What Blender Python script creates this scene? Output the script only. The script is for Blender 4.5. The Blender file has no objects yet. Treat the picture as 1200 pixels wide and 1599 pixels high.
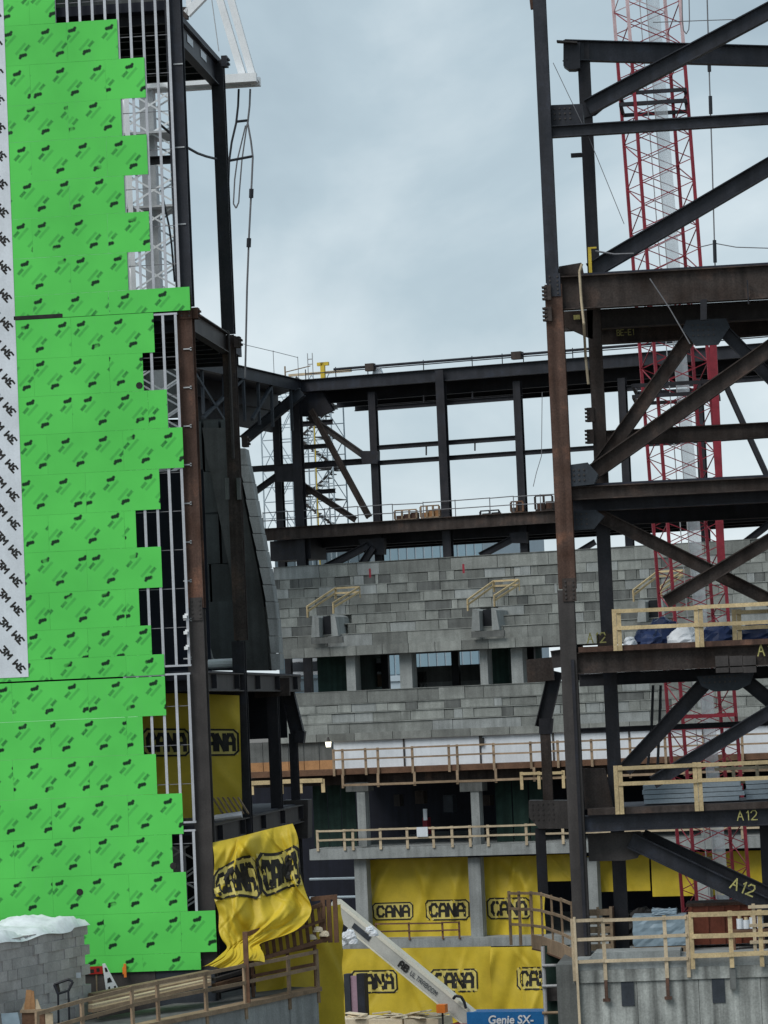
import bpy, math, random
from mathutils import Vector, Matrix

random.seed(7)
scene = bpy.context.scene
COL = scene.collection
RAD = math.radians

# ------------------------------------------------------------------ camera
FPX, CX, CY = 5330.0, 600.0, 799.5           # focal length in photo pixels, photo centre
CAM_Z, YAW, PITCH, ROLL = 12.0, RAD(6.5), math.atan(311 / 5330.0), RAD(-2.5)
cam_data = bpy.data.cameras.new('camera')
cam_data.lens = 36.0 * FPX / 1599.0
cam_data.sensor_width = 36.0
cam_data.clip_start = 1.0
cam_data.clip_end = 6000.0
cam = bpy.data.objects.new('camera', cam_data)
COL.objects.link(cam)
CAM_M = (Matrix.Translation((0, 0, CAM_Z)) @ Matrix.Rotation(YAW, 4, 'Z')
         @ Matrix.Rotation(RAD(90) + PITCH, 4, 'X') @ Matrix.Rotation(ROLL, 4, 'Z'))
cam.matrix_world = CAM_M
scene.camera = cam
CAM_R = CAM_M.to_3x3()
CAM_P = Vector((0, 0, CAM_Z))

# ------------------------------------------------------------------ world
SUN_DIR = Vector((-0.55, -0.75, 1.05)).normalized()      # towards the sun
world = bpy.data.worlds.new('World')
scene.world = world
world.use_nodes = True
wn, wl = world.node_tree.nodes, world.node_tree.links
wn.clear()
w_out = wn.new('ShaderNodeOutputWorld')
w_bg = wn.new('ShaderNodeBackground')
w_bg.inputs['Strength'].default_value = 0.1
w_sky = wn.new('ShaderNodeTexSky')
w_sky.sky_type = 'NISHITA'
w_sky.sun_disc = False
w_sky.sun_elevation = math.asin(SUN_DIR.z)
w_sky.sun_rotation = math.atan2(SUN_DIR.x, SUN_DIR.y)
w_tc = wn.new('ShaderNodeTexCoord')
w_map = wn.new('ShaderNodeMapping')
w_map.inputs['Location'].default_value = (0.35, 0.1, 0.62)
w_map.inputs['Scale'].default_value = (1.0, 1.0, 1.6)
w_n1 = wn.new('ShaderNodeTexNoise')
w_n1.inputs['Scale'].default_value = 6.5
w_n1.inputs['Distortion'].default_value = 0.3
w_n1.inputs['Detail'].default_value = 7.0
w_n1.inputs['Roughness'].default_value = 0.52
w_ramp = wn.new('ShaderNodeValToRGB')
w_ramp.color_ramp.elements[0].position = 0.34
w_ramp.color_ramp.elements[0].color = (2.50, 3.18, 3.66, 1)
w_ramp.color_ramp.elements[1].position = 0.80
w_ramp.color_ramp.elements[1].color = (5.7, 6.25, 6.5, 1)
w_e = w_ramp.color_ramp.elements.new(0.52)
w_e.color = (3.25, 4.02, 4.48, 1)
w_mix = wn.new('ShaderNodeMixRGB')
w_mix.inputs['Fac'].default_value = 0.95
wl.new(w_tc.outputs['Generated'], w_map.inputs['Vector'])
wl.new(w_map.outputs['Vector'], w_n1.inputs['Vector'])
w_sep = wn.new('ShaderNodeSeparateXYZ')                  # thinner, brighter cloud towards the horizon
w_grad = wn.new('ShaderNodeMapRange')
w_grad.inputs['From Min'].default_value = 0.02
w_grad.inputs['From Max'].default_value = 0.20
w_grad.inputs['To Min'].default_value = 0.21
w_grad.inputs['To Max'].default_value = -0.05
w_add = wn.new('ShaderNodeMath')
w_add.operation = 'ADD'
wl.new(w_tc.outputs['Generated'], w_sep.inputs['Vector'])
wl.new(w_sep.outputs['Z'], w_grad.inputs['Value'])
wl.new(w_n1.outputs['Fac'], w_add.inputs[0])
wl.new(w_grad.outputs['Result'], w_add.inputs[1])
wl.new(w_add.outputs['Value'], w_ramp.inputs['Fac'])
wl.new(w_sky.outputs['Color'], w_mix.inputs['Color1'])
wl.new(w_ramp.outputs['Color'], w_mix.inputs['Color2'])
wl.new(w_mix.outputs['Color'], w_bg.inputs['Color'])
wl.new(w_bg.outputs['Background'], w_out.inputs['Surface'])

# ------------------------------------------------------------------ overcast sun
sun_data = bpy.data.lights.new('sun', 'SUN')
sun_data.energy = 1.4
sun_data.angle = RAD(35)
sun_data.color = (1.0, 0.97, 0.93)
sun = bpy.data.objects.new('sun', sun_data)
COL.objects.link(sun)
sun.rotation_euler = (-SUN_DIR).to_track_quat('-Z', 'Y').to_euler()

scene.view_settings.view_transform = 'Standard'
scene.view_settings.look = 'None'
scene.view_settings.exposure = 0.58
scene.view_settings.gamma = 1.0
scene.view_settings.use_curve_mapping = False
scene.cycles.max_bounces = 6
scene.cycles.use_denoising = True

# ------------------------------------------------------------------ frames: photo pixel -> place on a vertical plane
def ray(px, py):
    return CAM_R @ Vector(((px - CX) / FPX, -(py - CY) / FPX, -1.0))

class Frame:
    """A set of building axes: u to the right, v away from the street, z up."""
    def __init__(s, origin, deg):
        s.o = Vector((origin[0], origin[1], 0.0))
        s.M = Matrix.Translation(s.o) @ Matrix.Rotation(RAD(deg), 4, 'Z')
        s.R = Matrix.Rotation(RAD(deg), 3, 'Z')
        s.Ri = s.R.inverted()
        s.c = s.Ri @ (CAM_P - s.o)
    def P(s, px, py, v):
        d = s.Ri @ ray(px, py)
        t = (v - s.c.y) / d.y
        return s.c + d * t
    def U(s, px, z, v):
        """u of the point seen in photo column px at height z on plane v"""
        def g(u):
            c = CAM_R.transposed() @ (s.R @ Vector((u, v, z)) + s.o - CAM_P)
            return c.x + (px - CX) / FPX * c.z
        a, b = g(0.0), g(1.0)
        return -a / (b - a)
    def Q(s, px, z, v):
        return Vector((s.U(px, z, v), v, z))
    def m(s, v, px=600.0, py=1000.0):
        """metres per photo pixel"""
        return (s.P(px + 1, py, v) - s.P(px, py, v)).length

_d = ray(150, 1100)
Y0 = 105.7
F0 = Frame((0, Y0), 0.0)                      # street front: v = 0 is the face of the sheathing
_q = CAM_P + ray(650, 1100) * 186.0
F1 = Frame((_q.x, _q.y), -13.5)               # far side of the arena

# ------------------------------------------------------------------ mesh builder
class MB:
    def __init__(s):
        s.v, s.f = [], []
    def add(s, vs, fs):
        n = len(s.v)
        s.v += [tuple(p) for p in vs]
        s.f += [tuple(i + n for i in f) for f in fs]
        return s
    def box(s, x0, x1, y0, y1, z0, z1):
        return s.add([(x0, y0, z0), (x1, y0, z0), (x1, y1, z0), (x0, y1, z0),
                      (x0, y0, z1), (x1, y0, z1), (x1, y1, z1), (x0, y1, z1)],
                     [(3, 2, 1, 0), (4, 5, 6, 7), (0, 1, 5, 4), (1, 2, 6, 5), (2, 3, 7, 6), (3, 0, 4, 7)])
    def bar(s, p0, p1, w, h, up=(0, 0, 1)):
        """box from p0 to p1, h along up, w across"""
        p0, p1, up = Vector(p0), Vector(p1), Vector(up)
        a = (p1 - p0).normalized()
        side = a.cross(up)
        if side.length < 1e-4:
            side = a.cross(Vector((0, 1, 0)))
        side.normalize()
        up = side.cross(a).normalized()
        vs = []
        for p in (p0, p1):
            for sx, sz in ((-1, -1), (1, -1), (1, 1), (-1, 1)):
                vs.append(p + side * (sx * w / 2) + up * (sz * h / 2))
        return s.add(vs, [(0, 1, 2, 3), (7, 6, 5, 4), (4, 5, 1, 0), (5, 6, 2, 1), (6, 7, 3, 2), (7, 4, 0, 3)])
    def ibeam(s, p0, p1, depth, width, up=(0, 0, 1), tf=0.035, tw=0.025):
        """rolled section: depth along up, flanges width across; one closed outline"""
        p0, p1, up = Vector(p0), Vector(p1), Vector(up)
        a = (p1 - p0).normalized()
        side = a.cross(up)
        side.normalize()
        up = side.cross(a).normalized()
        D, W, t = depth / 2, width / 2, tw / 2
        o = [(-W, -D), (W, -D), (W, -D + tf), (t, -D + tf), (t, D - tf), (W, D - tf), (W, D), (-W, D),
             (-W, D - tf), (-t, D - tf), (-t, -D + tf), (-W, -D + tf)]
        vs = [p + side * x + up * y for p in (p0, p1) for x, y in o]
        fs = [(i, (i + 1) % 12, 12 + (i + 1) % 12, 12 + i) for i in range(12)]
        for k in (0, 12):
            fs += [(k + 0, k + 1, k + 2, k + 3, k + 10, k + 11), (k + 3, k + 4, k + 9, k + 10), (k + 4, k + 5, k + 6, k + 7, k + 8, k + 9)]
        return s.add(vs, fs)
    def tube(s, p0, p1, r, n=6, r1=None):
        p0, p1 = Vector(p0), Vector(p1)
        a = (p1 - p0).normalized()
        x = a.orthogonal().normalized()
        y = a.cross(x)
        r1 = r if r1 is None else r1
        vs = [p + x * (q * math.cos(k * math.tau / n)) + y * (q * math.sin(k * math.tau / n))
              for p, q in ((p0, r), (p1, r1)) for k in range(n)]
        fs = [(k, (k + 1) % n, n + (k + 1) % n, n + k) for k in range(n)]
        fs += [tuple(range(n))[::-1], tuple(range(n, 2 * n))]
        return s.add(vs, fs)
    def rope(s, pts, r, n=5):
        for a, b in zip(pts[:-1], pts[1:]):
            s.tube(a, b, r, n)
        return s
    def prism(s, pts, ext):
        """flat outline pts (3-D), pushed along ext"""
        n = len(pts)
        e = Vector(ext)
        vs = [Vector(p) for p in pts] + [Vector(p) + e for p in pts]
        fs = [tuple(range(n))[::-1], tuple(range(n, 2 * n))]
        fs += [(k, (k + 1) % n, n + (k + 1) % n, n + k) for k in range(n)]
        return s.add(vs, fs)
    def mesh(s, name, mat=None, smooth=False):
        me = bpy.data.meshes.new(name)
        me.from_pydata(s.v, [], s.f)
        me.update()
        if mat is not None:
            me.materials.append(mat)
        if smooth:
            for p in me.polygons:
                p.use_smooth = True
        return me

def fix_normals(me):
    import bmesh
    bm = bmesh.new(); bm.from_mesh(me)
    bmesh.ops.recalc_face_normals(bm, faces=bm.faces)
    bm.to_mesh(me); bm.free()

def thing(name, label, cat, loc=(0, 0, 0), frame=F0, group=None, kind=None):
    o = bpy.data.objects.new(name, None)
    COL.objects.link(o)
    o.empty_display_size = 0.5
    o.matrix_world = frame.M @ Matrix.Translation(loc)
    o['label'] = label
    if cat: o['category'] = cat
    if group: o['group'] = group
    if kind: o['kind'] = kind
    o['_'] = 0; del o['_']
    META[o.name] = (frame, frame.M @ Matrix.Translation(loc))
    return o
META = {}

def part(name, mb, mat, parent, loc=None, label=None, smooth=False, frame=None):
    """one mesh object under parent; mb is an MB in frame axes or a ready mesh placed at loc"""
    if isinstance(mb, MB):
        me = mb.mesh(name, mat, smooth)
        fix_normals(me)
    else:
        me = mb
    o = bpy.data.objects.new(name, me)
    COL.objects.link(o)
    fr, pm = META[parent.name]
    fr = frame or fr
    W = fr.M @ Matrix.Translation(loc or (0, 0, 0))
    o.parent = parent
    o.matrix_parent_inverse = pm.inverted()
    o.matrix_basis = W
    META[o.name] = (fr, W)
    if label: o['label'] = label
    return o

def solo(name, mb, mat, label, cat, frame=F0, group=None, kind=None, smooth=False):
    """a thing that is one mesh"""
    me = mb.mesh(name, mat, smooth)
    fix_normals(me)
    o = bpy.data.objects.new(name, me)
    COL.objects.link(o)
    o.matrix_world = frame.M
    META[o.name] = (frame, frame.M.copy())
    if label: o['label'] = label
    if cat: o['category'] = cat
    if group: o['group'] = group
    if kind: o['kind'] = kind
    return o

# ------------------------------------------------------------------ materials
def pm(name, col, var=0.25, scale=1.5, rough=0.75, metal=0.0, fine=0.12, fscale=18.0, streak=0.0, bump=0.0,
       rnd=0.0, col2=None, c2pos=0.55, stretch=(1, 1, 1), spec=0.3):
    m = bpy.data.materials.new(name)
    m.use_nodes = True
    nt = m.node_tree
    N, L = nt.nodes, nt.links
    b = N['Principled BSDF']
    b.inputs['Roughness'].default_value = rough
    b.inputs['Metallic'].default_value = metal
    b.inputs['Specular IOR Level'].default_value = spec
    geo = N.new('ShaderNodeNewGeometry')
    mp = N.new('ShaderNodeMapping')
    mp.inputs['Scale'].default_value = stretch
    L.new(geo.outputs['Position'], mp.inputs['Vector'])
    n1 = N.new('ShaderNodeTexNoise')
    n1.inputs['Scale'].default_value = scale
    n1.inputs['Detail'].default_value = 5
    n1.inputs['Roughness'].default_value = 0.6
    L.new(mp.outputs['Vector'], n1.inputs['Vector'])
    r1 = N.new('ShaderNodeValToRGB')
    lo = [c * (1 - var) for c in col]
    hi = [c * (1 + var) for c in col]
    r1.color_ramp.elements[0].position = 0.3
    r1.color_ramp.elements[0].color = (*lo, 1)
    r1.color_ramp.elements[1].position = 0.7
    r1.color_ramp.elements[1].color = (*hi, 1)
    if col2:
        e = r1.color_ramp.elements.new(c2pos)
        e.color = (*col2, 1)
    L.new(n1.outputs['Fac'], r1.inputs['Fac'])
    out = r1.outputs['Color']
    def mul(out, fac_socket, a, c):
        mr = N.new('ShaderNodeMapRange')
        mr.inputs['From Min'].default_value = 0.25
        mr.inputs['From Max'].default_value = 0.75
        mr.inputs['To Min'].default_value = a
        mr.inputs['To Max'].default_value = c
        L.new(fac_socket, mr.inputs['Value'])
        mx = N.new('ShaderNodeMixRGB')
        mx.blend_type = 'MULTIPLY'
        mx.inputs['Fac'].default_value = 1.0
        L.new(out, mx.inputs['Color1'])
        L.new(mr.outputs['Result'], mx.inputs['Color2'])
        return mx.outputs['Color']
    n2 = N.new('ShaderNodeTexNoise')
    n2.inputs['Scale'].default_value = fscale
    n2.inputs['Detail'].default_value = 4
    L.new(geo.outputs['Position'], n2.inputs['Vector'])
    if fine: out = mul(out, n2.outputs['Fac'], 1 - fine, 1 + fine)
    if streak:
        ms = N.new('ShaderNodeMapping')
        ms.inputs['Scale'].default_value = (2.6, 2.6, 0.14)
        L.new(geo.outputs['Position'], ms.inputs['Vector'])
        n3 = N.new('ShaderNodeTexNoise')
        n3.inputs['Scale'].default_value = 1.6
        n3.inputs['Detail'].default_value = 6
        L.new(ms.outputs['Vector'], n3.inputs['Vector'])
        out = mul(out, n3.outputs['Fac'], 1 - streak, 1 + streak)
    if rnd:
        oi = N.new('ShaderNodeObjectInfo')
        mr = N.new('ShaderNodeMapRange')
        mr.inputs['To Min'].default_value = 1 - rnd
        mr.inputs['To Max'].default_value = 1 + rnd
        L.new(oi.outputs['Random'], mr.inputs['Value'])
        mx = N.new('ShaderNodeMixRGB')
        mx.blend_type = 'MULTIPLY'
        mx.inputs['Fac'].default_value = 1.0
        L.new(out, mx.inputs['Color1'])
        L.new(mr.outputs['Result'], mx.inputs['Color2'])
        out = mx.outputs['Color']
    L.new(out, b.inputs['Base Color'])
    if bump:
        bp = N.new('ShaderNodeBump')
        bp.inputs['Strength'].default_value = bump
        bp.inputs['Distance'].default_value = 0.03
        L.new(n2.outputs['Fac'], bp.inputs['Height'])
        L.new(bp.outputs['Normal'], b.inputs['Normal'])
    return m

M = {}
M['steel_dark'] = pm('dark_primed_steel', (0.022, 0.026, 0.037), 0.4, 1.2, 0.5, fine=0.25, streak=0.35, col2=(0.026, 0.027, 0.034))
M['steel_black'] = pm('near_black_steel', (0.015, 0.017, 0.025), 0.4, 1.2, 0.55, fine=0.25, streak=0.3, col2=(0.020, 0.019, 0.023))
M['steel_grey'] = pm('grey_brown_steel', (0.050, 0.044, 0.042), 0.3, 1.0, 0.6, fine=0.2, streak=0.25)
M['rust'] = pm('rusted_steel', (0.115, 0.056, 0.036), 0.55, 0.9, 0.85, fine=0.3, streak=0.5, col2=(0.085, 0.05, 0.038))
M['rust_dark'] = pm('dark_rusted_steel', (0.060, 0.040, 0.032), 0.5, 0.9, 0.85, fine=0.3, streak=0.45, col2=(0.05, 0.04, 0.036))
M['plate_blue'] = pm('blue_grey_gusset', (0.035, 0.042, 0.052), 0.3, 1.5, 0.6, fine=0.2)
M['galv'] = pm('galvanised_stud', (0.50, 0.51, 0.54), 0.12, 2.0, 0.45, metal=0.35, fine=0.1, rnd=0.1)
M['concrete'] = pm('precast_concrete', (0.265, 0.28, 0.275), 0.22, 0.7, 0.9, fine=0.15, streak=0.22, rnd=0.0)
M['concrete_unit'] = pm('precast_unit', (0.208, 0.217, 0.203), 0.24, 0.9, 0.9, fine=0.18, streak=0.2, rnd=0.32)
M['concrete_grey'] = pm('grey_concrete', (0.12, 0.125, 0.12), 0.25, 0.8, 0.9, fine=0.15, streak=0.3)  # plain grey concrete, darker than the precast
M['concrete_wall'] = pm('stained_cast_concrete', (0.25, 0.26, 0.245), 0.35, 0.6, 0.9, fine=0.2, streak=0.65, bump=0.2)
M['panel_dark'] = pm('dark_stand_panel', (0.028, 0.036, 0.037), 0.3, 0.8, 0.8, fine=0.15, streak=0.25, rnd=0.15)  # very dark base colour for the stand's end wall
M['wood_new'] = pm('fresh_lumber', (0.50, 0.385, 0.215), 0.2, 2.0, 0.7, fine=0.2, rnd=0.16)
M['wood_pale'] = pm('pale_lumber', (0.47, 0.38, 0.26), 0.2, 2.0, 0.75, fine=0.15, rnd=0.15)
M['wood_old'] = pm('weathered_lumber', (0.28, 0.20, 0.13), 0.25, 2.0, 0.8, fine=0.2, rnd=0.2)
M['wood_brown'] = pm('wet_brown_lumber', (0.14, 0.075, 0.045), 0.3, 2.0, 0.8, fine=0.2, rnd=0.2)
M['plywood'] = pm('plywood_sheet', (0.36, 0.19, 0.085), 0.2, 1.3, 0.75, fine=0.15, rnd=0.15)
M['tarp'] = pm('yellow_tarpaulin', (0.56, 0.415, 0.03), 0.15, 0.8, 0.55, fine=0.05, spec=0.4)
M['tarp_pale'] = pm('pale_yellow_print_ground', (0.60, 0.50, 0.14), 0.08, 0.8, 0.45, fine=0.05)
M['ink'] = pm('black_print', (0.020, 0.019, 0.017), 0.45, 2.5, 0.65, fine=0.3)
M['white_sheet'] = pm('white_sheet', (0.66, 0.70, 0.74), 0.1, 0.5, 0.6, fine=0.06, streak=0.06)
M['white_paint'] = pm('white_painted_steel', (0.78, 0.79, 0.80), 0.06, 2.0, 0.45, fine=0.06)
M['grey_paint'] = pm('grey_painted_steel', (0.42, 0.43, 0.44), 0.1, 2.0, 0.5)
M['red_paint'] = pm('red_painted_steel', (0.25, 0.026, 0.040), 0.3, 1.5, 0.55, fine=0.15)
M['pink_paint'] = pm('faded_red_white_steel', (0.62, 0.45, 0.46), 0.2, 1.5, 0.55)
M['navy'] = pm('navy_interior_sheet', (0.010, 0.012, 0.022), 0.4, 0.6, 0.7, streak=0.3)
M['dark'] = pm('unlit_interior', (0.014, 0.016, 0.020), 0.3, 0.6, 0.85)  # near-black colour stands in for interior shade
M['deck_soffit'] = pm('steel_deck', (0.022, 0.024, 0.036), 0.25, 1.2, 0.6)
M['green_net'] = pm('dark_green_netting', (0.018, 0.040, 0.032), 0.3, 1.5, 0.85, streak=0.35)
M['cable'] = pm('black_cable', (0.02, 0.022, 0.028), 0.2, 2, 0.6)
M['rope_grey'] = pm('grey_rope', (0.17, 0.17, 0.18), 0.2, 2, 0.7)
M['yellow_paint'] = pm('yellow_marking_paint', (0.36, 0.33, 0.12), 0.3, 6, 0.7, fine=0.4)
M['yellow_steel'] = pm('yellow_painted_steel', (0.62, 0.45, 0.05), 0.15, 2, 0.5)
M['blue_wrap'] = pm('blue_grey_wrap', (0.22, 0.285, 0.33), 0.15, 1.5, 0.35, bump=0.4, fscale=4)
M['blue_deep'] = pm('deep_blue_tarpaulin', (0.03, 0.05, 0.13), 0.3, 1.5, 0.45)
M['blue_genie'] = pm('blue_enamel', (0.025, 0.16, 0.40), 0.08, 2, 0.35)
M['orange'] = pm('orange_painted_steel', (0.20, 0.055, 0.03), 0.3, 1.5, 0.6)
M['hi_orange'] = pm('signal_orange', (0.75, 0.20, 0.03), 0.1, 1.5, 0.5)
M['snow'] = pm('white_plastic_cover', (0.74, 0.77, 0.80), 0.1, 1.5, 0.55, bump=0.5, fscale=5)
M['cmu'] = pm('grey_block', (0.42, 0.40, 0.385), 0.16, 1.2, 0.9, fine=0.15, rnd=0.13)
M['dirt'] = pm('site_dirt', (0.11, 0.085, 0.065), 0.35, 0.35, 0.95, fine=0.25, bump=0.5)
M['ground'] = pm('gravel_ground', (0.17, 0.155, 0.14), 0.25, 0.2, 0.95, fine=0.25, bump=0.3)
M['cream_boom'] = pm('cream_boom_paint', (0.66, 0.64, 0.54), 0.06, 1.5, 0.4)
M['boom_grey'] = pm('boom_side_grey', (0.46, 0.46, 0.42), 0.1, 1.5, 0.45)
M['pink_foam'] = pm('dusty_pink_board', (0.36, 0.24, 0.30), 0.1, 1.5, 0.7)
M['sheet_cream'] = pm('cream_sheathing_stack', (0.66, 0.57, 0.42), 0.15, 2.0, 0.7, rnd=0.1)
M['glass_far'] = pm('far_glazing', (0.20, 0.30, 0.36), 0.12, 0.15, 0.2, fine=0.05, spec=0.6)
M['glass_dark'] = pm('far_dark_glazing', (0.07, 0.10, 0.12), 0.15, 0.15, 0.25, fine=0.05, spec=0.6)
M['clad_far'] = pm('far_cladding', (0.38, 0.45, 0.50), 0.08, 0.15, 0.6)
M['red_sign'] = pm('red_sign_face', (0.42, 0.025, 0.02), 0.1, 2, 0.5)
# ------------------------------------------------------------------ ground sheet with the excavated arena pit
PU0, PU1, PV0, PV1 = -55.0, 75.0, 4.0, 110.0
G = 2600.0
gm = MB()
gm.add([(-G, -G, 0), (G, -G, 0), (G, PV0, 0), (-G, PV0, 0)], [(0, 1, 2, 3)])
gm.add([(-G, PV1, 0), (G, PV1, 0), (G, G, 0), (-G, G, 0)], [(0, 1, 2, 3)])
gm.add([(-G, PV0, 0), (PU0, PV0, 0), (PU0, PV1, 0), (-G, PV1, 0)], [(0, 1, 2, 3)])
gm.add([(PU1, PV0, 0), (G, PV0, 0), (G, PV1, 0), (PU1, PV1, 0)], [(0, 1, 2, 3)])
gm.add([(PU0, PV0, 0), (PU1, PV0, 0), (PU1, PV1, 0), (PU0, PV1, 0), (PU0, PV0, -5), (PU1, PV0, -5), (PU1, PV1, -5), (PU0, PV1, -5)],
       [(0, 1, 5, 4), (1, 2, 6, 5), (2, 3, 7, 6), (3, 0, 4, 7)])
solo('ground', gm, M['ground'], 'gravel ground of the building site', None, kind='structure')
solo('pit_floor', MB().add([(PU0, PV0, -5), (PU1, PV0, -5), (PU1, PV1, -5), (PU0, PV1, -5)], [(0, 1, 2, 3)]), M['dirt'], 'dirt floor of the arena pit', None, kind='structure')
# ------------------------------------------------------------------ printed green sheathing
def sheathing_material():
    m = bpy.data.materials.new('green_printed_sheathing')
    m.use_nodes = True
    N, L = m.node_tree.nodes, m.node_tree.links
    b = N['Principled BSDF']
    b.inputs['Roughness'].default_value = 0.62
    b.inputs['Specular IOR Level'].default_value = 0.25
    tc = N.new('ShaderNodeTexCoord')
    oi = N.new('ShaderNodeObjectInfo')
    sp = N.new('ShaderNodeSeparateXYZ')
    L.new(tc.outputs['Object'], sp.inputs['Vector'])
    def mt(op, a, c=None, d=None):
        n = N.new('ShaderNodeMath'); n.operation = op
        for i, x in enumerate((a, c, d)):
            if x is None: continue
            if isinstance(x, (int, float)): n.inputs[i].default_value = x
            else: L.new(x, n.inputs[i])
        return n.outputs[0]
    def inside(d, soft=0.012):                 # 1 inside, 0 outside, from a signed distance
        n = N.new('ShaderNodeMapRange'); n.clamp = True
        n.inputs['From Min'].default_value = soft
        n.inputs['From Max'].default_value = -soft
        L.new(d, n.inputs['Value'])
        return n.outputs['Result']
    X = mt('ADD', sp.outputs['X'], mt('MULTIPLY', oi.outputs['Random'], 1.2))
    Z = sp.outputs['Z']
    C, S = math.cos(RAD(46)), math.sin(RAD(46))
    blob = dark = faint = None
    for zc, xo, sg in ((0.86, 0.0, 1), (0.46, -0.45, -1)):
        fx = mt('FRACT', mt('MULTIPLY', mt('ADD', X, xo), 1 / 1.2))
        a = mt('MULTIPLY', mt('SUBTRACT', fx, 0.5), 1.2 * sg)
        c = mt('MULTIPLY', mt('SUBTRACT', Z, zc), sg)
        s = mt('ADD', mt('MULTIPLY', a, C), mt('MULTIPLY', c, S))
        t = mt('SUBTRACT', mt('MULTIPLY', c, C), mt('MULTIPLY', a, S))
        def bx(s0, t0, hl, hw):
            return inside(mt('MAXIMUM', mt('SUBTRACT', mt('ABSOLUTE', mt('SUBTRACT', s, s0)), hl),
                             mt('SUBTRACT', mt('ABSOLUTE', mt('SUBTRACT', t, t0)), hw)), 0.016)
        def disc(ax, ay, r):
            dx, dy = mt('SUBTRACT', a, ax), mt('SUBTRACT', c, ay)
            return inside(mt('SUBTRACT', mt('SQRT', mt('ADD', mt('MULTIPLY', dx, dx), mt('MULTIPLY', dy, dy))), r), 0.018)
        bl = mt('MAXIMUM', mt('MAXIMUM', disc(-0.078, 0.135, 0.058), disc(-0.01, 0.148, 0.060)), mt('MAXIMUM', disc(0.060, 0.165, 0.064), disc(0.095, 0.222, 0.046)))
        dk = bx(-0.16, 0.05, 0.115, 0.048)
        ft = bx(0.0, -0.095, 0.235, 0.042)
        blob = bl if blob is None else mt('MAXIMUM', blob, bl)
        dark = dk if dark is None else mt('MAXIMUM', dark, dk)
        faint = ft if faint is None else mt('MAXIMUM', faint, ft)
    geo = N.new('ShaderNodeNewGeometry')
    def noise(scale, detail=3):
        n = N.new('ShaderNodeTexNoise')
        n.inputs['Scale'].default_value = scale
        n.inputs['Detail'].default_value = detail
        L.new(geo.outputs['Position'], n.inputs['Vector'])
        return n.outputs['Fac']
    n_big, n_mid, n_fine = noise(0.45), noise(3.0), noise(24.0)
    base = N.new('ShaderNodeValToRGB')
    base.color_ramp.elements[0].position = 0.3
    base.color_ramp.elements[0].color = (0.092, 0.570, 0.092, 1)
    base.color_ramp.elements[1].position = 0.7
    base.color_ramp.elements[1].color = (0.116, 0.675, 0.112, 1)
    L.new(n_big, base.inputs['Fac'])
    def mix(c1, c2, f):
        n = N.new('ShaderNodeMixRGB')
        L.new(f, n.inputs['Fac'])
        L.new(c1, n.inputs['Color1'])
        if isinstance(c2, tuple): n.inputs['Color2'].default_value = (*c2, 1)
        else: L.new(c2, n.inputs['Color2'])
        return n.outputs['Color']
    c = base.outputs['Color']
    wear = mt('ADD', 0.25, mt('MULTIPLY', n_mid, 1.1))
    lett = mt('ADD', 0.45, mt('MULTIPLY', n_fine, 0.9))
    c = mix(c, (0.020, 0.20, 0.040), mt('MULTIPLY', mt('MULTIPLY', faint, 0.5), mt('MULTIPLY', wear, lett)))
    c = mix(c, (0.010, 0.12, 0.028), mt('MULTIPLY', mt('MULTIPLY', dark, 0.95), mt('MULTIPLY', wear, lett)))
    rub = N.new('ShaderNodeMapRange')              # here and there the print is rubbed away
    rub.inputs['From Min'].default_value = 0.33
    rub.inputs['From Max'].default_value = 0.40
    rub.inputs['To Min'].default_value = 0.25
    L.new(noise(1.6, 2), rub.inputs['Value'])
    c = mix(c, (0.004, 0.030, 0.010), mt('MINIMUM', mt('MULTIPLY', mt('MULTIPLY', blob, rub.outputs['Result']), mt('ADD', 0.85, mt('MULTIPLY', n_mid, 0.5))), 1.0))
    smu = N.new('ShaderNodeMapRange')              # scuffs and dried run-off
    smu.inputs['From Min'].default_value = 0.56
    smu.inputs['From Max'].default_value = 0.78
    smu.inputs['To Max'].default_value = 0.16
    sm_map = N.new('ShaderNodeMapping')
    sm_map.inputs['Scale'].default_value = (1.9, 1.0, 0.55)
    L.new(geo.outputs['Position'], sm_map.inputs['Vector'])
    sm_n = N.new('ShaderNodeTexNoise')
    sm_n.inputs['Scale'].default_value = 1.5
    sm_n.inputs['Detail'].default_value = 7
    sm_n.inputs['Roughness'].default_value = 0.7
    L.new(sm_map.outputs['Vector'], sm_n.inputs['Vector'])
    L.new(sm_n.outputs['Fac'], smu.inputs['Value'])
    c = mix(c, (0.13, 0.46, 0.16), smu.outputs['Result'])
    mr = N.new('ShaderNodeMapRange')
    mr.inputs['To Min'].default_value = 0.98
    mr.inputs['To Max'].default_value = 1.02
    L.new(oi.outputs['Random'], mr.inputs['Value'])
    mx = N.new('ShaderNodeMixRGB'); mx.blend_type = 'MULTIPLY'; mx.inputs['Fac'].default_value = 1
    L.new(c, mx.inputs['Color1']); L.new(mr.outputs['Result'], mx.inputs['Color2'])
    L.new(mx.outputs['Color'], b.inputs['Base Color'])
    return m
M['sheath'] = sheathing_material()

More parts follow.
